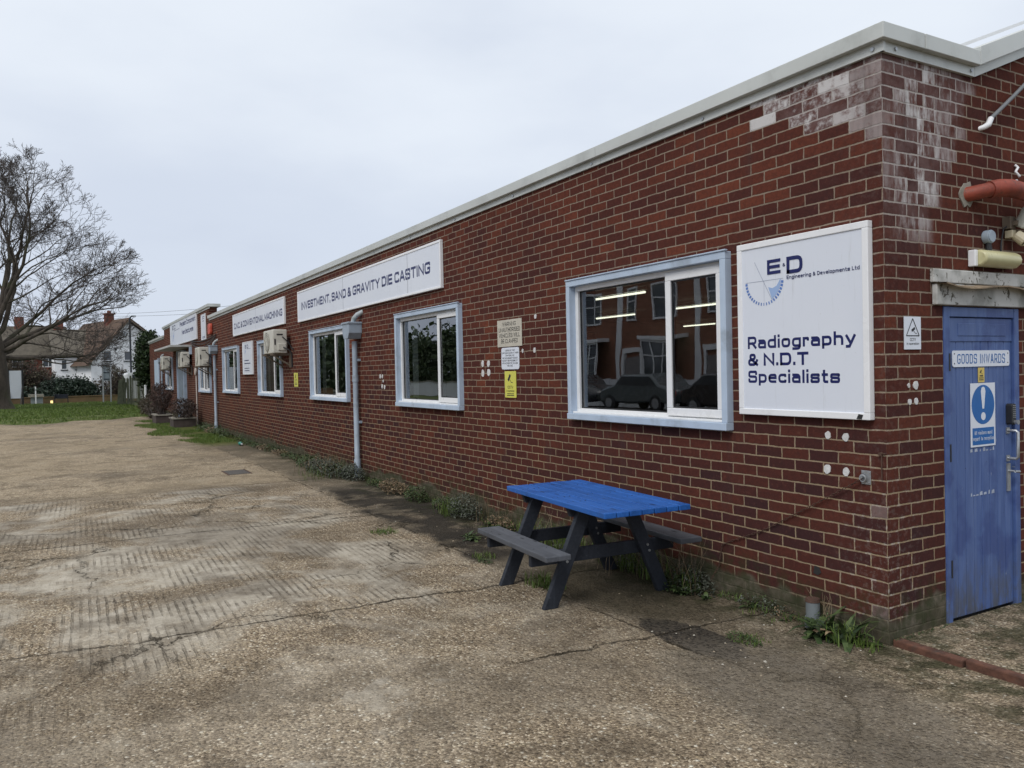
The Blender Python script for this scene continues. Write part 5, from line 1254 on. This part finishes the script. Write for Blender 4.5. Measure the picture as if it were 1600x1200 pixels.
# loose stones and leaf litter on the yard
m = MB(); r = random.Random(21)
for _ in range(1500):
    x = r.uniform(-7, 1.9); y = r.uniform(-4.6, -0.12)
    if r.random() > 0.25+0.75*(x > -1): continue
    s_ = r.uniform(0.003, 0.009)*(1.6 if r.random() < 0.06 else 1)
    b = len(m.v); a0 = r.uniform(0, 6)
    for k in range(5): m.v.append((x+s_*cos(a0+k*1.257)*r.uniform(.7, 1.2), y+s_*sin(a0+k*1.257)*r.uniform(.7, 1.2), 0.0))
    m.v.append((x, y, s_*0.65))
    mi = r.choice((0, 0, 0, 1, 2))
    for k in range(5): m.f.append((b+k, b+(k+1) % 5, b+5)); m.m.append(mi)
o = m.build('gravel', [plain('stone_tan', (0.27, 0.22, 0.155), 0.9, 0.2, 3), plain('stone_pale', (0.42, 0.39, 0.33), 0.85, 0.2, 3), plain('stone_brown', (0.13, 0.095, 0.065), 0.9, 0.2, 3)], norm=False)
tag(o, 'loose pebbles scattered over the worn concrete', 'x', kind='stuff'); del o['category']

# ================================================================== PLANTERS
def planter(x0, x1, y0, y1, h, lab):
    t = thing('planter', lab, 'planter', ((x0+x1)/2, (y0+y1)/2, 0)); a, b = (x1-x0)/2, (y1-y0)/2
    m = MB(); m.box(-a, a, -b, -b+.06, 0, h-.04); m.box(-a, a, b-.06, b, 0, h-.04); m.box(-a, -a+.06, -b+.06, b-.06, 0, h-.04); m.box(a-.06, a, -b+.06, b-.06, 0, h-.04); m.box(-a+.06, a-.06, -b+.06, b-.06, 0, h-.1); m.build('box', plain('planter_brown', (0.06, 0.045, 0.04), 0.85, 0.3, 5), t)
    m = MB(); m.box(-a-.03, a+.03, -b-.03, -b+.09, h-.04, h); m.box(-a-.03, a+.03, b-.09, b+.03, h-.04, h); m.box(-a-.03, -a+.09, -b+.09, b-.09, h-.04, h); m.box(a-.09, a+.03, -b+.09, b-.09, h-.04, h); m.build('rim', M_CONC, t)
planter(-26.9, -25.9, -0.93, -0.22, 0.32, 'dark planter trough nearest the cream conduit, full of shrub')
planter(-30.0, -28.7, -1.20, -0.66, 0.34, 'reddish planter trough behind the nearer one by the entrance')
def leafball(name, lab, mats, ells, n, size, seed, cat='shrub', twigs=0, floor=0.0, twr=0.012, group=None, hollow=0.45):
    """crown of small leaf faces in clumps through several ellipsoids (x,y,z,rx,ry,rz)"""
    r = random.Random(seed); t = thing(name, lab, cat, (ells[0][0], ells[0][1], floor), group=group); ox, oy = ells[0][0], ells[0][1]
    m = MB(); tot = sum(e[3]*e[4]*e[5] for e in ells)
    cl = []
    for e in ells:
        for _ in range(max(6, int(n/16*(e[3]*e[4]*e[5])/tot))):
            a, ct = r.uniform(0, 2*pi), r.uniform(-1, 1); st_ = math.sqrt(1-ct*ct); k = hollow+(1-hollow)*r.random()**0.6; k *= 1+0.22*mnoise.noise(V((a*1.3, ct*2.2, seed)))
            p = V((e[0]+e[3]*k*st_*cos(a), e[1]+e[4]*k*st_*sin(a), e[2]+e[5]*k*ct))
            if p.z < floor: continue
            cl.append((p, r.uniform(.5, 1.3)))
    for p, q in cl:
        for _ in range(16):
            c = p+V((r.gauss(0, 1), r.gauss(0, 1), r.gauss(0, .8)))*size*1.6*q; s_ = size*r.uniform(.5, 1.2)
            u_ = V((r.uniform(-1, 1), r.uniform(-1, 1), r.uniform(-1, 1))).normalized(); v_ = u_.cross(V((r.uniform(-1, 1), r.uniform(-1, 1), r.uniform(-1, 1)))).normalized()
            if c.z < floor: continue
            c = c-V((ox, oy, floor)); m.quad(c-u_*s_, c+v_*s_*.6, c+u_*s_, c-v_*s_*.6, m=0)
    m.build('foliage', mats[0], t, norm=False)
    if twigs:
        m = MB()
        for _ in range(twigs):
            e = r.choice(ells); a, ct = r.uniform(0, 2*pi), r.uniform(-.1, 1); st_ = math.sqrt(max(0, 1-ct*ct)); k = r.uniform(.8, 1.12)
            p = V((e[0]+e[3]*k*st_*cos(a), e[1]+e[4]*k*st_*sin(a), e[2]+e[5]*k*ct))-V((ox, oy, floor)); b_ = V((e[0]-ox+r.uniform(-.3, .3)*e[3], e[1]-oy+r.uniform(-.3, .3)*e[4], 0.0))
            md = b_.lerp(p, .5)+V((r.uniform(-.1, .1)*e[3], r.uniform(-.1, .1)*e[4], .12*e[5]))
            m.path([b_, md, p], [twr, twr*.7, twr*.4], 4, caps=False)
        m.build('stem', M_TWIG, t, norm=False)
    return t
leafball('planter_shrub', 'dark leafless looking shrub spilling over the nearest planter', [M_BROWNL], [(-26.4, -0.60, 0.58, .62, .40, .40), (-26.0, -.45, .55, .4, .3, .32)], 2600, 0.030, 31, twigs=60, floor=0.28, twr=0.006)
leafball('planter_shrub', 'tall reddish brown shrub beside the entrance door', [mat_leaf('maroon_leaf', (0.03, 0.016, 0.014), (0.052, 0.028, 0.024), (0.07, 0.04, 0.03))], [(-29.3, -0.95, 0.95, .75, .42, .55), (-30.0, -.9, 1.0, .6, .4, .5)], 3600, 0.032, 32, twigs=90, floor=0.28, twr=0.006)
leafball('hedge_shrub', 'straggly bare brown hedge left of the planters', [M_SCRUB], [(-33.5, -.85, 0.4, 1.8, .40, .42), (-36.5, -.75, .4, 1.8, .45, .50), (-38.5, -.6, .4, 1.5, .4, .45)], 2600, 0.045, 33, twigs=260, floor=0.0, twr=0.008)
# ivy column, fence, pole
leafball('ivy_column', 'tall dark ivy covered stump beside the far end of the works', [M_IVY], [(-45.3, .0, 2.2, .7, .55, 1.0), (-45.2, .08, 3.0, .75, .62, 1.1), (-45.0, .38, .8, .5, .24, 1.0), (-45.3, .1, 3.75, .45, .42, .55), (-45.3, .2, 1.5, .5, .38, .6)], 15000, 0.075, 34, cat='ivy', twigs=70, floor=-0.05, twr=0.018, hollow=0.62)
t = thing('drain_pole', 'white pipe standing in front of the ivy column', 'pole', (-44.2, -0.20, 0)); m = MB(); m.path([(0, 0, -.1), (0, 0, 1.25)], 0.055, 10); m.path([(0, 0, 1.25), (0, 0, 1.32)], 0.07, 10); m.build('pipe', M_SFRAME, t); m = MB(); m.box(-.09, .09, -.02, .02, .7, .75); m.build('clip', M_STEEL, t)
t = thing('timber_fence', 'weathered green timber fence panels running past the ivy', 'fence', (-50, -0.75, 0))
r = random.Random(8); m = MB(); m2_ = MB(); x = 0.0
for k in range(46):
    xx = -1.6+k*0.145; yy = 0.02*r.uniform(-1, 1)+0.145*0.15*k; m.box(xx, xx+.135, yy, yy+.022, 0.02, 1.72+r.uniform(-.05, .05))
m.build('boards', M_TIMBER, t)
for k in range(4): xx = -1.7+k*1.9; m3 = MB(); m3.box(xx, xx+.1, -0.11+.28*k, -0.01+.28*k, 0, 1.86); m3.build('post', M_TIMBER, t)
t = thing('leaning_fence_panel', 'broken grey fence panel leaning at the end of the timber fence', 'fence panel', (-51.8, -0.95, 0.02), (0, rad(7), rad(35)))
m = MB()
for k in range(6): m.box(k*.12-.36, k*.12-.25, 0, .02, 0, 1.65-abs(k-2)*.05)
m.build('boards', M_TIMBER, t); m = MB(); m.box(-.36, .36, .021, .05, .4, .48); m.box(-.36, .36, .021, .05, 1.2, 1.28); m.build('rail', M_TIMBER, t)
t = thing('parked_caravan', 'white van body showing above the timber fence', 'van', (-58, 0.35, 0)); m = MB(); m.prism([(-.62, .35), (-.64, 1.95), (-.58, 2.08), (1.4, 2.10), (1.45, .35)], -1.6, 2.2, axes='yz'); m.build('body', M_RENDER, t, bevel=0.02)
m = MB(); m.box(2.2, 2.215, -.35, .25, 1.55, 1.95); m.build('windscreen', M_DGLASS, t)
for yy in (-.5, .6):
    m = MB(); m.path([(1.2, yy, .33), (1.2, yy+.15, .33)], .33, 18); m.build('wheel', M_BLK, t)

# ================================================================== BARE TREE
def bare_tree(name, lab, x, y, H, seed, limbs, trunk_r, density=0.70, maxlev=4, tip=0.008, trunk_h=3.2):
    r = random.Random(seed); t = thing(name, lab, 'tree', (x, y, 0)); tr = MB(); big = MB(); tw = MB()
    pr = [(0, 0, -0.2), (0.02, 0.02, 0.15), (0.0, 0, 0.6), (0.02, 0.0, 1.3), (0, 0, 2.2), (0, 0, trunk_h), (0.05, 0, trunk_h+1.3)]
    rr = [trunk_r*1.9, trunk_r*1.45, trunk_r*1.18, trunk_r*1.22, trunk_r, trunk_r*.92, trunk_r*.6]
    tr.path(pr, rr, 20)
    for i in range(len(tr.v)):
        p = V(tr.v[i]); k = 1+0.16*mnoise.noise(p*1.3)+0.05*mnoise.noise(p*5); tr.v[i] = (p.x*k, p.y*k, p.z)
    tr.build('trunk', M_BARK, t, smooth=True)
    cnt = [0]
    def grow(p, d, L, rad_, lev):
        nseg = (9, 8, 6, 5, 3, 2)[lev]; P = [p]; D = [d]; q = p.copy(); dd = d.copy(); wander = (0.15, 0.18, 0.21, 0.26, 0.28, 0.2)[lev]
        for k in range(nseg):
            dd = dd+V((r.gauss(0, 1), r.gauss(0, 1), r.gauss(0, .9)))*wander
            dd.z += (0.035, 0.05, 0.07, 0.06, 0.02, 0.0)[lev]*(1.2 if dd.z < .5 else .2)
            dd.normalize(); q = q+dd*L/nseg; P.append(q.copy()); D.append(dd.copy())
        R = [max(tip, rad_*(1-0.72*k/nseg)) for k in range(nseg+1)]
        (big if lev < 2 else tw).path(P, R, (9, 7, 5, 4, 3, 3)[lev], caps=False, m=0)
        if lev >= maxlev: return
        nch = int((8, 6.6, 5.6, 4.0, 3, 0)[lev]*density+r.random())
        for k in range(nch):
            u_ = 0.22+0.78*(k+r.random())/nch; i = min(nseg-1, int(u_*nseg)); fr = u_*nseg-i
            b = P[i].lerp(P[i+1], min(1, fr)); base = D[i+1]
            ax = base.cross(V((r.gauss(0, 1), r.gauss(0, 1), r.gauss(0, 1)))).normalized(); ang = r.uniform(0.38, 0.95)
            nd = (Matrix.Rotation(ang, 3, ax) @ base).normalized()
            if nd.z < -0.25: nd.z *= 0.3; nd.normalize()
            cl_ = L*(0.70-0.30*u_)*r.uniform(.65, 1.25)
            grow(b, nd, max(cl_, 0.25), max(tip, R[i]*0.50), lev+1)
        # terminal fork
        for s_ in (-1, 1):
            ax = D[-1].cross(V((r.gauss(0, 1), r.gauss(0, 1), r.gauss(0, 1)))).normalized(); grow(P[-1], (Matrix.Rotation(s_*r.uniform(.2, .45), 3, ax) @ D[-1]).normalized(), L*0.33, R[-1], lev+1)
    for (h, dx, dy, dz, L, rd) in limbs: grow(V((0, 0, h)), V((dx, dy, dz)).normalized(), L, rd*0.68, 0)
    big.build('limb', M_BARK, t, norm=False, smooth=True); tw.build('twigs', M_TWIG, t, norm=False)
    return t
TREE = [(2.9, .15, 1, -.02, 5.6, .20), (3.2, .5, .9, .34, 5.8, .20), (3.4, -.2, 1, .45, 6.3, .22), (4.0, .3, .75, .80, 7.0, .23), (4.4, -.1, .30, 1.15, 7.3, .26), (4.3, .1, -.25, 1.1, 7.4, .25),
        (3.8, .6, -.8, .8, 6.6, .22), (3.2, -.5, -1, .5, 6.4, .22), (3.0, -.9, .35, .5, 6.0, .2), (3.4, -.5, .8, .75, 6.8, .2), (4.4, .5, .55, 1.3, 7.4, .2), (4.3, -.6, .1, 1.3, 7.6, .2)]
bare_tree('bare_tree', 'big leafless tree with a broad crown standing on the verge', -49.5, -7.35, 16, 5, TREE, 0.62)

# ================================================================== FAR SIDE OF THE ROAD
t = thing('estate_board', 'pale board on black posts behind the big tree', 'sign board', (-58.0, -6.75, 0)); m = MB(); m.box(-.03, .03, -.40, .38, .55, 2.36); m.build('panel', M_PANEL, t)
for y in (-.36, .42):
    m = MB(); m.box(-.05, .05, y-.05, y+.05, 0, 2.42); m.build('post', M_BLK, t)
m = MB(); m.beam((.5, .30, .05), (.05, .40, 1.35), .05, .05); m.beam((.5, -.5, .05), (.05, -.36, 1.0), .05, .05); m.build('brace', M_BLK, t)
t = thing('road_sign', 'two post road sign seen from the back with grey crossbars', 'road sign', (-57.0, -1.46, 0)); m = MB(); m.box(-.02, .0, -.27, .25, 1.58, 2.70); m.build('panel', plain('sign_back', (0.28, 0.33, 0.37), 0.5, 0.05, 4), t)
for y in (-.24, .22): m = MB(); m.path([(.04, y, -.1), (.04, y, 2.78)], .045, 10); m.build('post', M_STEEL, t)
m = MB(); [m.box(.0, .03, -.27, .25, z, z+.05) for z in (1.66, 2.1, 2.55)]; m.build('crossbar', M_TDARK, t)
t = thing('utility_cabinet', 'low grey cabinet with a wide pale lid on the verge', 'cabinet', (-61.0, -5.62, 0)); m = MB(); m.box(-.3, .3, -.36, .36, 0, .56); m.build('body', plain('cabinet_grey', (0.22, 0.25, 0.27), 0.6, 0.1, 4), t); m = MB(); m.box(-.4, .4, -.5, .42, .56, .74); m.build('lid', M_CONC, t)
t = thing('marker_post', 'thin white post in front of the grey cabinet', 'post', (-60.0, -5.66, 0)); m = MB(); m.box(-.03, .03, -.04, .04, 0, 1.28); m.build('post', M_SFRAME, t); m = MB(); m.box(-.032, .032, -.042, .042, 1.0, 1.1); m.build('band', M_STEEL, t)
t = thing('lit_bollard', 'small glowing orange bollard lamp on the verge', 'bollard', (-60.0, -4.73, 0)); m = MB(); m.path([(0, 0, 0), (0, 0, .30)], .075, 12); m.build('lens', M_BOLL, t); m = MB(); m.path([(0, 0, .30), (0, 0, .34)], .08, 12); m.build('cap', M_BLK, t)
t = thing('bench', 'dark bench at the roadside left of the evergreen bush', 'bench', (-60.5, -4.16, 0)); m = MB(); m.box(-.25, .2, -.42, .42, .40, .45); m.build('seat', M_BLK, t); m = MB(); m.box(-.28, -.24, -.42, .42, .45, .70); m.build('backrest', M_TDARK, t)
for y in (-.42, .38): m = MB(); m.box(-.25, .2, y, y+.05, 0, .72); m.build('leg', M_BLK, t)
t = thing('retaining_wall', 'low mossy brick wall across the road', 'wall', (-64, 0, 0)); m = MB(); m.box(-.12, .12, -16, 9, -.3, .44); m.build('wall', M_RETW, t); m = MB(); m.box(-.16, .16, -16, 9, .44, .50); m.build('coping', M_RETW, t)
leafball('evergreen_bush', 'spreading dark evergreen bush before the white house', [M_EVER], [(-66, -3.05, .75, 1.0, 1.15, 1.05), (-66.2, -3.9, .6, .8, .8, 1.0), (-66, -2.2, .55, .8, .7, .8), (-66.6, -3.9, 1.3, .6, .55, .6)], 11000, 0.10, 41, cat='bush', twigs=60, floor=0.3, hollow=0.5)
leafball('scrub_bush', 'brown bare scrub between the bush and the fence', [M_SCRUB], [(-68, -.75, 1.1, 1.0, 1.1, 1.2), (-68.4, -.2, 1.9, .9, .8, 1.0), (-67.5, .3, 1.0, .8, .6, 1.0)], 3400, 0.075, 42, cat='bush', twigs=420, floor=0.2, twr=0.016)
leafball('scrub_bush', 'tall grey brown thicket left behind the estate board', [M_SCRUB], [(-69, -6.3, 1.7, 1.0, 1.3, 1.8), (-68.5, -5.2, 1.2, 1.0, 1.2, 1.4), (-68.5, -7.4, 1.8, 1.0, 1.2, 1.9)], 6500, 0.085, 43, cat='bush', twigs=700, floor=0.2, twr=0.018)
leafball('scrub_bush', 'low dull green bush under the red brick house', [M_EVER], [(-67.5, -4.75, .9, .8, .9, .95)], 2600, 0.09, 44, cat='bush', twigs=120, floor=0.3)
leafball('hedge', 'clipped dark hedge behind the low mossy wall', [M_EVER], [(-65.6, -6.3, .5, .5, 2.2, .65), (-65.6, -10, .7, .5, 2.4, .9)], 4200, 0.09, 45, cat='hedge', twigs=0, floor=0.0)

def house_part(name, mat, par, fn, **k): m = MB(); fn(m); return m.build(name, mat, par, **k)
def win_far(par, X, y0, y1, z0, z1, bars=1, sill=True):
    """window on a wall whose outside faces local +X at x=X"""
    m = MB(); e = .07; m.box(X, X+.05, y0, y1, z0, z0+e); m.box(X, X+.05, y0, y1, z1-e, z1); m.box(X, X+.05, y0, y0+e, z0+e, z1-e); m.box(X, X+.05, y1-e, y1, z0+e, z1-e)
    for k in range(1, bars+1): yc = y0+(y1-y0)*k/(bars+1); m.box(X+.002, X+.045, yc-.03, yc+.03, z0+e, z1-e)
    w_ = m.build('window', M_WHITE, par); m = MB(); m.box(X+.001, X+.015, y0+e, y1-e, z0+e, z1-e); m.build('pane', M_DGLASS, w_)
    if sill: m = MB(); m.box(X, X+.12, y0-.05, y1+.05, z0-.09, z0-.005); m.build('sill', M_TDARK, w_)
# white gabled house
hw = thing('white_house', 'white rendered house with steep brown tiled gable and brick chimney', 'house', (-88, 2.1, 0), (0, 0, rad(18)))
def f(m):
    P = [(-3.75, -.2), (3.6, -.2), (3.6, 4.9), (0, 7.55), (-3.75, 3.35)]; m.prism(P, -12, 0, axes='yz')
house_part('wall', M_RENDER, hw, f)
def f(m):
    m.prism([(-4.15, 3.05), (0, 7.75), (0, 7.98), (-4.35, 3.05)], -12.3, .35, axes='yz'); m.prism([(0.002, 7.75), (3.95, 4.72), (4.1, 4.85), (0.002, 7.98)], -12.3, .35, axes='yz')
rf = house_part('roof', M_TILE1, hw, f)
house_part('verge', M_BRKT, hw, lambda m: (m.prism([(-4.15, 2.98), (0, 7.68), (0, 7.80), (-4.25, 2.98)], .352, .40, axes='yz'), m.prism([(0.002, 7.68), (3.95, 4.64), (4.02, 4.72), (0.002, 7.80)], .352, .40, axes='yz')))
house_part('chimney', M_HBRICK, rf, lambda m: (m.box(-4.9, -4.0, -.55, .15, 6.8, 8.55), m.box(-5.0, -3.9, -.65, .25, 8.55, 8.7), m.path([(-4.6, -.2, 8.7), (-4.6, -.2, 9.0)], .13, 8), m.path([(-4.2, -.2, 8.7), (-4.2, -.2, 8.95)], .13, 8)))
win_far(hw, 0.0, -2.6, -1.75, 3.55, 4.55, 0); win_far(hw, 0.0, -.55, .3, 3.55, 4.55, 0); house_part('vent', M_TDARK, hw, lambda m: m.box(0, .04, -1.45, -1.25, 4.6, 4.85)); house_part('attic_vent', M_STEEL, hw, lambda m: m.path([(0, -.45, 6.3), (.05, -.45, 6.3)], .28, 14))
# rendered wing with windows facing the road
hb = thing('white_house', 'low white rendered house front with two small windows and a bay', 'house', (-90.5, -3.3, 0), (0, 0, rad(4)))
house_part('wall', M_RENDER, hb, lambda m: m.box(-6, 0, -1.3, 2.1, -.2, 4.3)); rf = house_part('roof', M_TILE2, hb, lambda m: (m.prism([(-6.2, 6.9), (0.35, 4.1), (0.35, 4.3), (-6.2, 7.2)], -1.5, 2.2, axes='xz')))
win_far(hb, 0, -.75, -.2, 2.75, 3.75, 0); win_far(hb, 0, .55, 1.1, 2.75, 3.75, 0)
house_part('chimney', M_HBRICK, rf, lambda m: m.box(-6.9, -6.0, -.9, -.1, 6.3, 7.9))
hr = thing('brick_house', 'red brick house with brown roof behind the bare tree', 'house', (-95, -5.6, 0), (0, 0, rad(2)))
house_part('wall', M_HBRICK, hr, lambda m: m.box(-7, 0, -3.6, 2.05, -.2, 4.5)); rf = house_part('roof', M_TILE2, hr, lambda m: m.prism([(-7, 4.5), (-3.3, 7.6), (.5, 4.35), (.5, 4.2), (-7.4, 4.2)], -3.9, 2.3, axes='xz'))
win_far(hr, 0, -.15, .95, 3.1, 4.05, 1, False); win_far(hr, 0, -2.9, -1.9, 3.1, 4.05, 1, False); house_part('chimney', M_HBRICK, rf, lambda m: (m.box(-3.9, -2.9, -2.6, -1.7, 7.0, 8.6), m.box(-3.8, -2.9, 1.3, 2.0, 7.0, 8.3)))
def f(m): m.box(0, .8, 1.35, 2.05, 2.75, 4.0); m.box(0, .82, 1.3, 2.1, 4.0, 4.12)
bay = house_part('bay_window', M_WHITE, hr, f); house_part('pane', M_DGLASS, bay, lambda m: m.box(.801, .815, 1.43, 1.97, 3.0, 3.9))
def f(m):
    for k in range(7): m.box(.9, .95, 1.15+k*.15, 1.2+k*.15, 1.6, 2.3)
    m.box(.88, .97, 1.1, 2.2, 2.3, 2.4); m.box(.88, .97, 1.1, 2.2, 1.5, 1.6); m.box(.6, .88, 1.1, 2.2, 1.35, 1.5)
house_part('balcony', M_WHITE, hr, f)
# lamp post and wires
t = thing('street_lamp', 'tall grey street lamp in front of the white gable', 'street lamp', (-70, 0.95, 0)); m = MB(); m.path([(0, 0, 0), (0, 0, 1.2), (0, 0, 1.25), (0, 0, 6.55), (0, .05, 6.75), (0, .16, 6.85), (0, .3, 6.85)], [.11, .11, .08, .07, .06, .055, .05], 10); m.build('pole', M_TDARK, t, smooth=True)
m = MB(); m.box(-.1, .1, .12, .48, 6.83, 6.92); m.build('lamp_head', M_GREYP, t, bevel=.02)
t = thing('telegraph_pole', 'grey pole rising behind the ivy column', 'pole', (-56, 1.45, 0)); m = MB(); m.path([(0, 0, 0), (0, 0, 4.7)], .13, 10); m.build('pole', M_RENDER, t); m = MB(); m.path([(0, 0, 4.7), (0, 0, 4.85)], .09, 8); m.build('cap', M_STEEL, t)
for k, lab in enumerate(('upper thin telephone wire crossing the sky above the ivy', 'lower thin telephone wire crossing the sky above the ivy')):
    m = MB(); m.path(sag((-75, -3.5, 7.35-.1*k), (-50, 9.0, 6.75-.45*k), .35), .010, 4); tag(m.build('overhead_wire', M_BLK, norm=False), lab, 'wire')

# ================================================================== ACROSS THE STREET (seen mirrored in the windows)
def terrace(x, lab, white):
    t = thing('terraced_house', lab, 'house', (x, -19.5, 0), group='terraced houses across the street')
    W = 5.6
    house_part('wall', M_TER, t, lambda m: m.box(0, W, -8, 0, -.3, 6.3))
    house_part('plinth', M_RENDER, t, lambda m: (m.box(0.01, W-.01, 0.001, .03, -.3, 1.15), m.box(0, .35, .001, .05, 1.15, 6.2))) if white else None
    house_part('roof', M_TILE2, t, lambda m: m.prism([(-8.4, 6.2), (-4, 9.2), (.4, 6.2), (.4, 6.35), (-4, 9.4), (-8.4, 6.4)], 0, W, axes='yz'))
    def wn(x0, x1, z0, z1, y=0.0, nb=2):
        m = MB(); e = .09; m.box(x0, x1, y, y+.08, z0, z0+e); m.box(x0, x1, y, y+.08, z1-e, z1); m.box(x0, x0+e, y, y+.08, z0+e, z1-e); m.box(x1-e, x1, y, y+.08, z0+e, z1-e); zc = z0+(z1-z0)*.6; m.box(x0+e, x1-e, y, y+.06, zc-.03, zc+.03)
        for k in range(1, nb): xc = x0+(x1-x0)*k/nb; m.box(xc-.035, xc+.035, y, y+.062, z0+e, z1-e)
        w_ = m.build('window', M_WHITE, t); m = MB(); m.box(x0+e, x1-e, y+.001, y+.02, z0+e, z1-e); m.build('pane', M_DGLASS, w_)
    house_part('bay', M_RENDER, t, lambda m: (m.box(2.6, 5.0, .001, .75, -.3, 1.2), m.box(2.5, 5.1, .001, .85, 2.95, 3.12)))
    wn(2.65, 4.95, 1.2, 2.95, .70, 3); wn(2.9, 4.4, 3.9, 5.5, 0, 2); wn(.8, 1.7, 3.9, 5.5, 0, 1)
    house_part('front_door', plain('door_grey', (0.22, 0.20, 0.20), .6), t, lambda m: (m.box(.75, 1.65, .001, .05, 0, 2.2),)); house_part('door_arch', M_RENDER, t, lambda m: (m.box(.6, .75, .001, .12, 0, 2.4), m.box(1.65, 1.8, .001, .12, 0, 2.4), m.box(.6, 1.8, .001, .12, 2.4, 2.6)))
    return t
t0 = terrace(-34.0, 'terraced brick house across the street, leftmost in the reflection', True)
for i, x in enumerate((-28.4, -22.8, -17.2, -11.6)):
    c = copy_tree(t0); c.location.x = x; c['label'] = ['second', 'third', 'fourth', 'fifth'][i]+' terraced house across the street, mirrored in the widest window'
def car(x, y, col, lab, rot=0):
    t = thing('parked_car', lab, 'car', (x, y, 0), (0, 0, rot), group='cars parked across the street')
    prof = [(-2.1, .35), (-2.15, .75), (-2.0, .95), (-1.55, 1.02), (-.95, 1.42), (.55, 1.45), (1.15, 1.05), (1.95, .90), (2.15, .65), (2.1, .3)]
    m = MB(); m.prism(prof, -.85, .85, axes='xz'); m.build('body', plain('car_paint', col, .25, .03, 3, spec=.8), t, bevel=.09, smooth=True)
    m = MB()
    for s_ in (-1, 1): m.prism([(-1.4, 1.02), (-.9, 1.36), (.5, 1.38), (1.0, 1.05)], s_*.852, s_*.862, axes='xz')
    m.build('side_window', M_DGLASS, t); m = MB(); m.box(-2.17, -2.1, -.75, -.5, .68, .85); m.box(-2.17, -2.1, .5, .75, .68, .85); m.build('tail_light', plain('red_lens', (.5, .02, .02), .3), t)
    for xx in (-1.35, 1.35):
        for s_ in (-1, 1): m = MB(); m.path([(xx, s_*.70, .32), (xx, s_*.87, .32)], .33, 20); w_ = m.build('wheel', M_BLK, t); m = MB(); m.path([(xx, s_*.87, .32), (xx, s_*.885, .32)], .2, 10); m.build('rim', M_STEEL, w_)
car(-26.5, -15.8, (.05, .055, .06), 'dark grey car parked across the street, left in the reflection'); car(-21.4, -15.7, (.09, .11, .12), 'slate grey car parked across the street, middle of the reflection', pi); car(-16.6, -15.8, (.02, .02, .025), 'black car parked across the street, right in the reflection')
leafball('conifer_hedge', 'far row of dark trees mirrored in the middle windows', [M_CONIF], [(-72, -21, 2.0, 5, 2, 3.4), (-84, -22, 2.4, 6, 2, 4.0), (-98, -22, 2.4, 6, 2, 3.8), (-114, -22, 2.6, 7, 2, 4.4), (-132, -22, 2.6, 8, 2, 4.2)], 12000, 0.42, 52, cat='trees', floor=0.0)
leafball('conifer_hedge', 'tall conifers mirrored in the second window', [M_CONIF], [(-46, -21, 2.0, 3.2, 2, 2.8), (-52, -21, 2.2, 3.4, 2, 2.9), (-40, -21.5, 1.8, 2.6, 2, 2.6), (-59, -21, 2.2, 3.6, 2, 3.2)], 16000, 0.22, 51, cat='trees', floor=0.0)
t = thing('boundary_wall', 'pale low boundary wall mirrored in the second window', 'wall', (-48, -17.6, 0)); m = MB(); m.box(-14, 12, -.1, .1, -.2, 1.0); m.build('wall', M_RENDER, t); m = MB(); m.box(-14, 12, -.14, .14, 1.0, 1.06); m.build('coping', M_CONC, t)
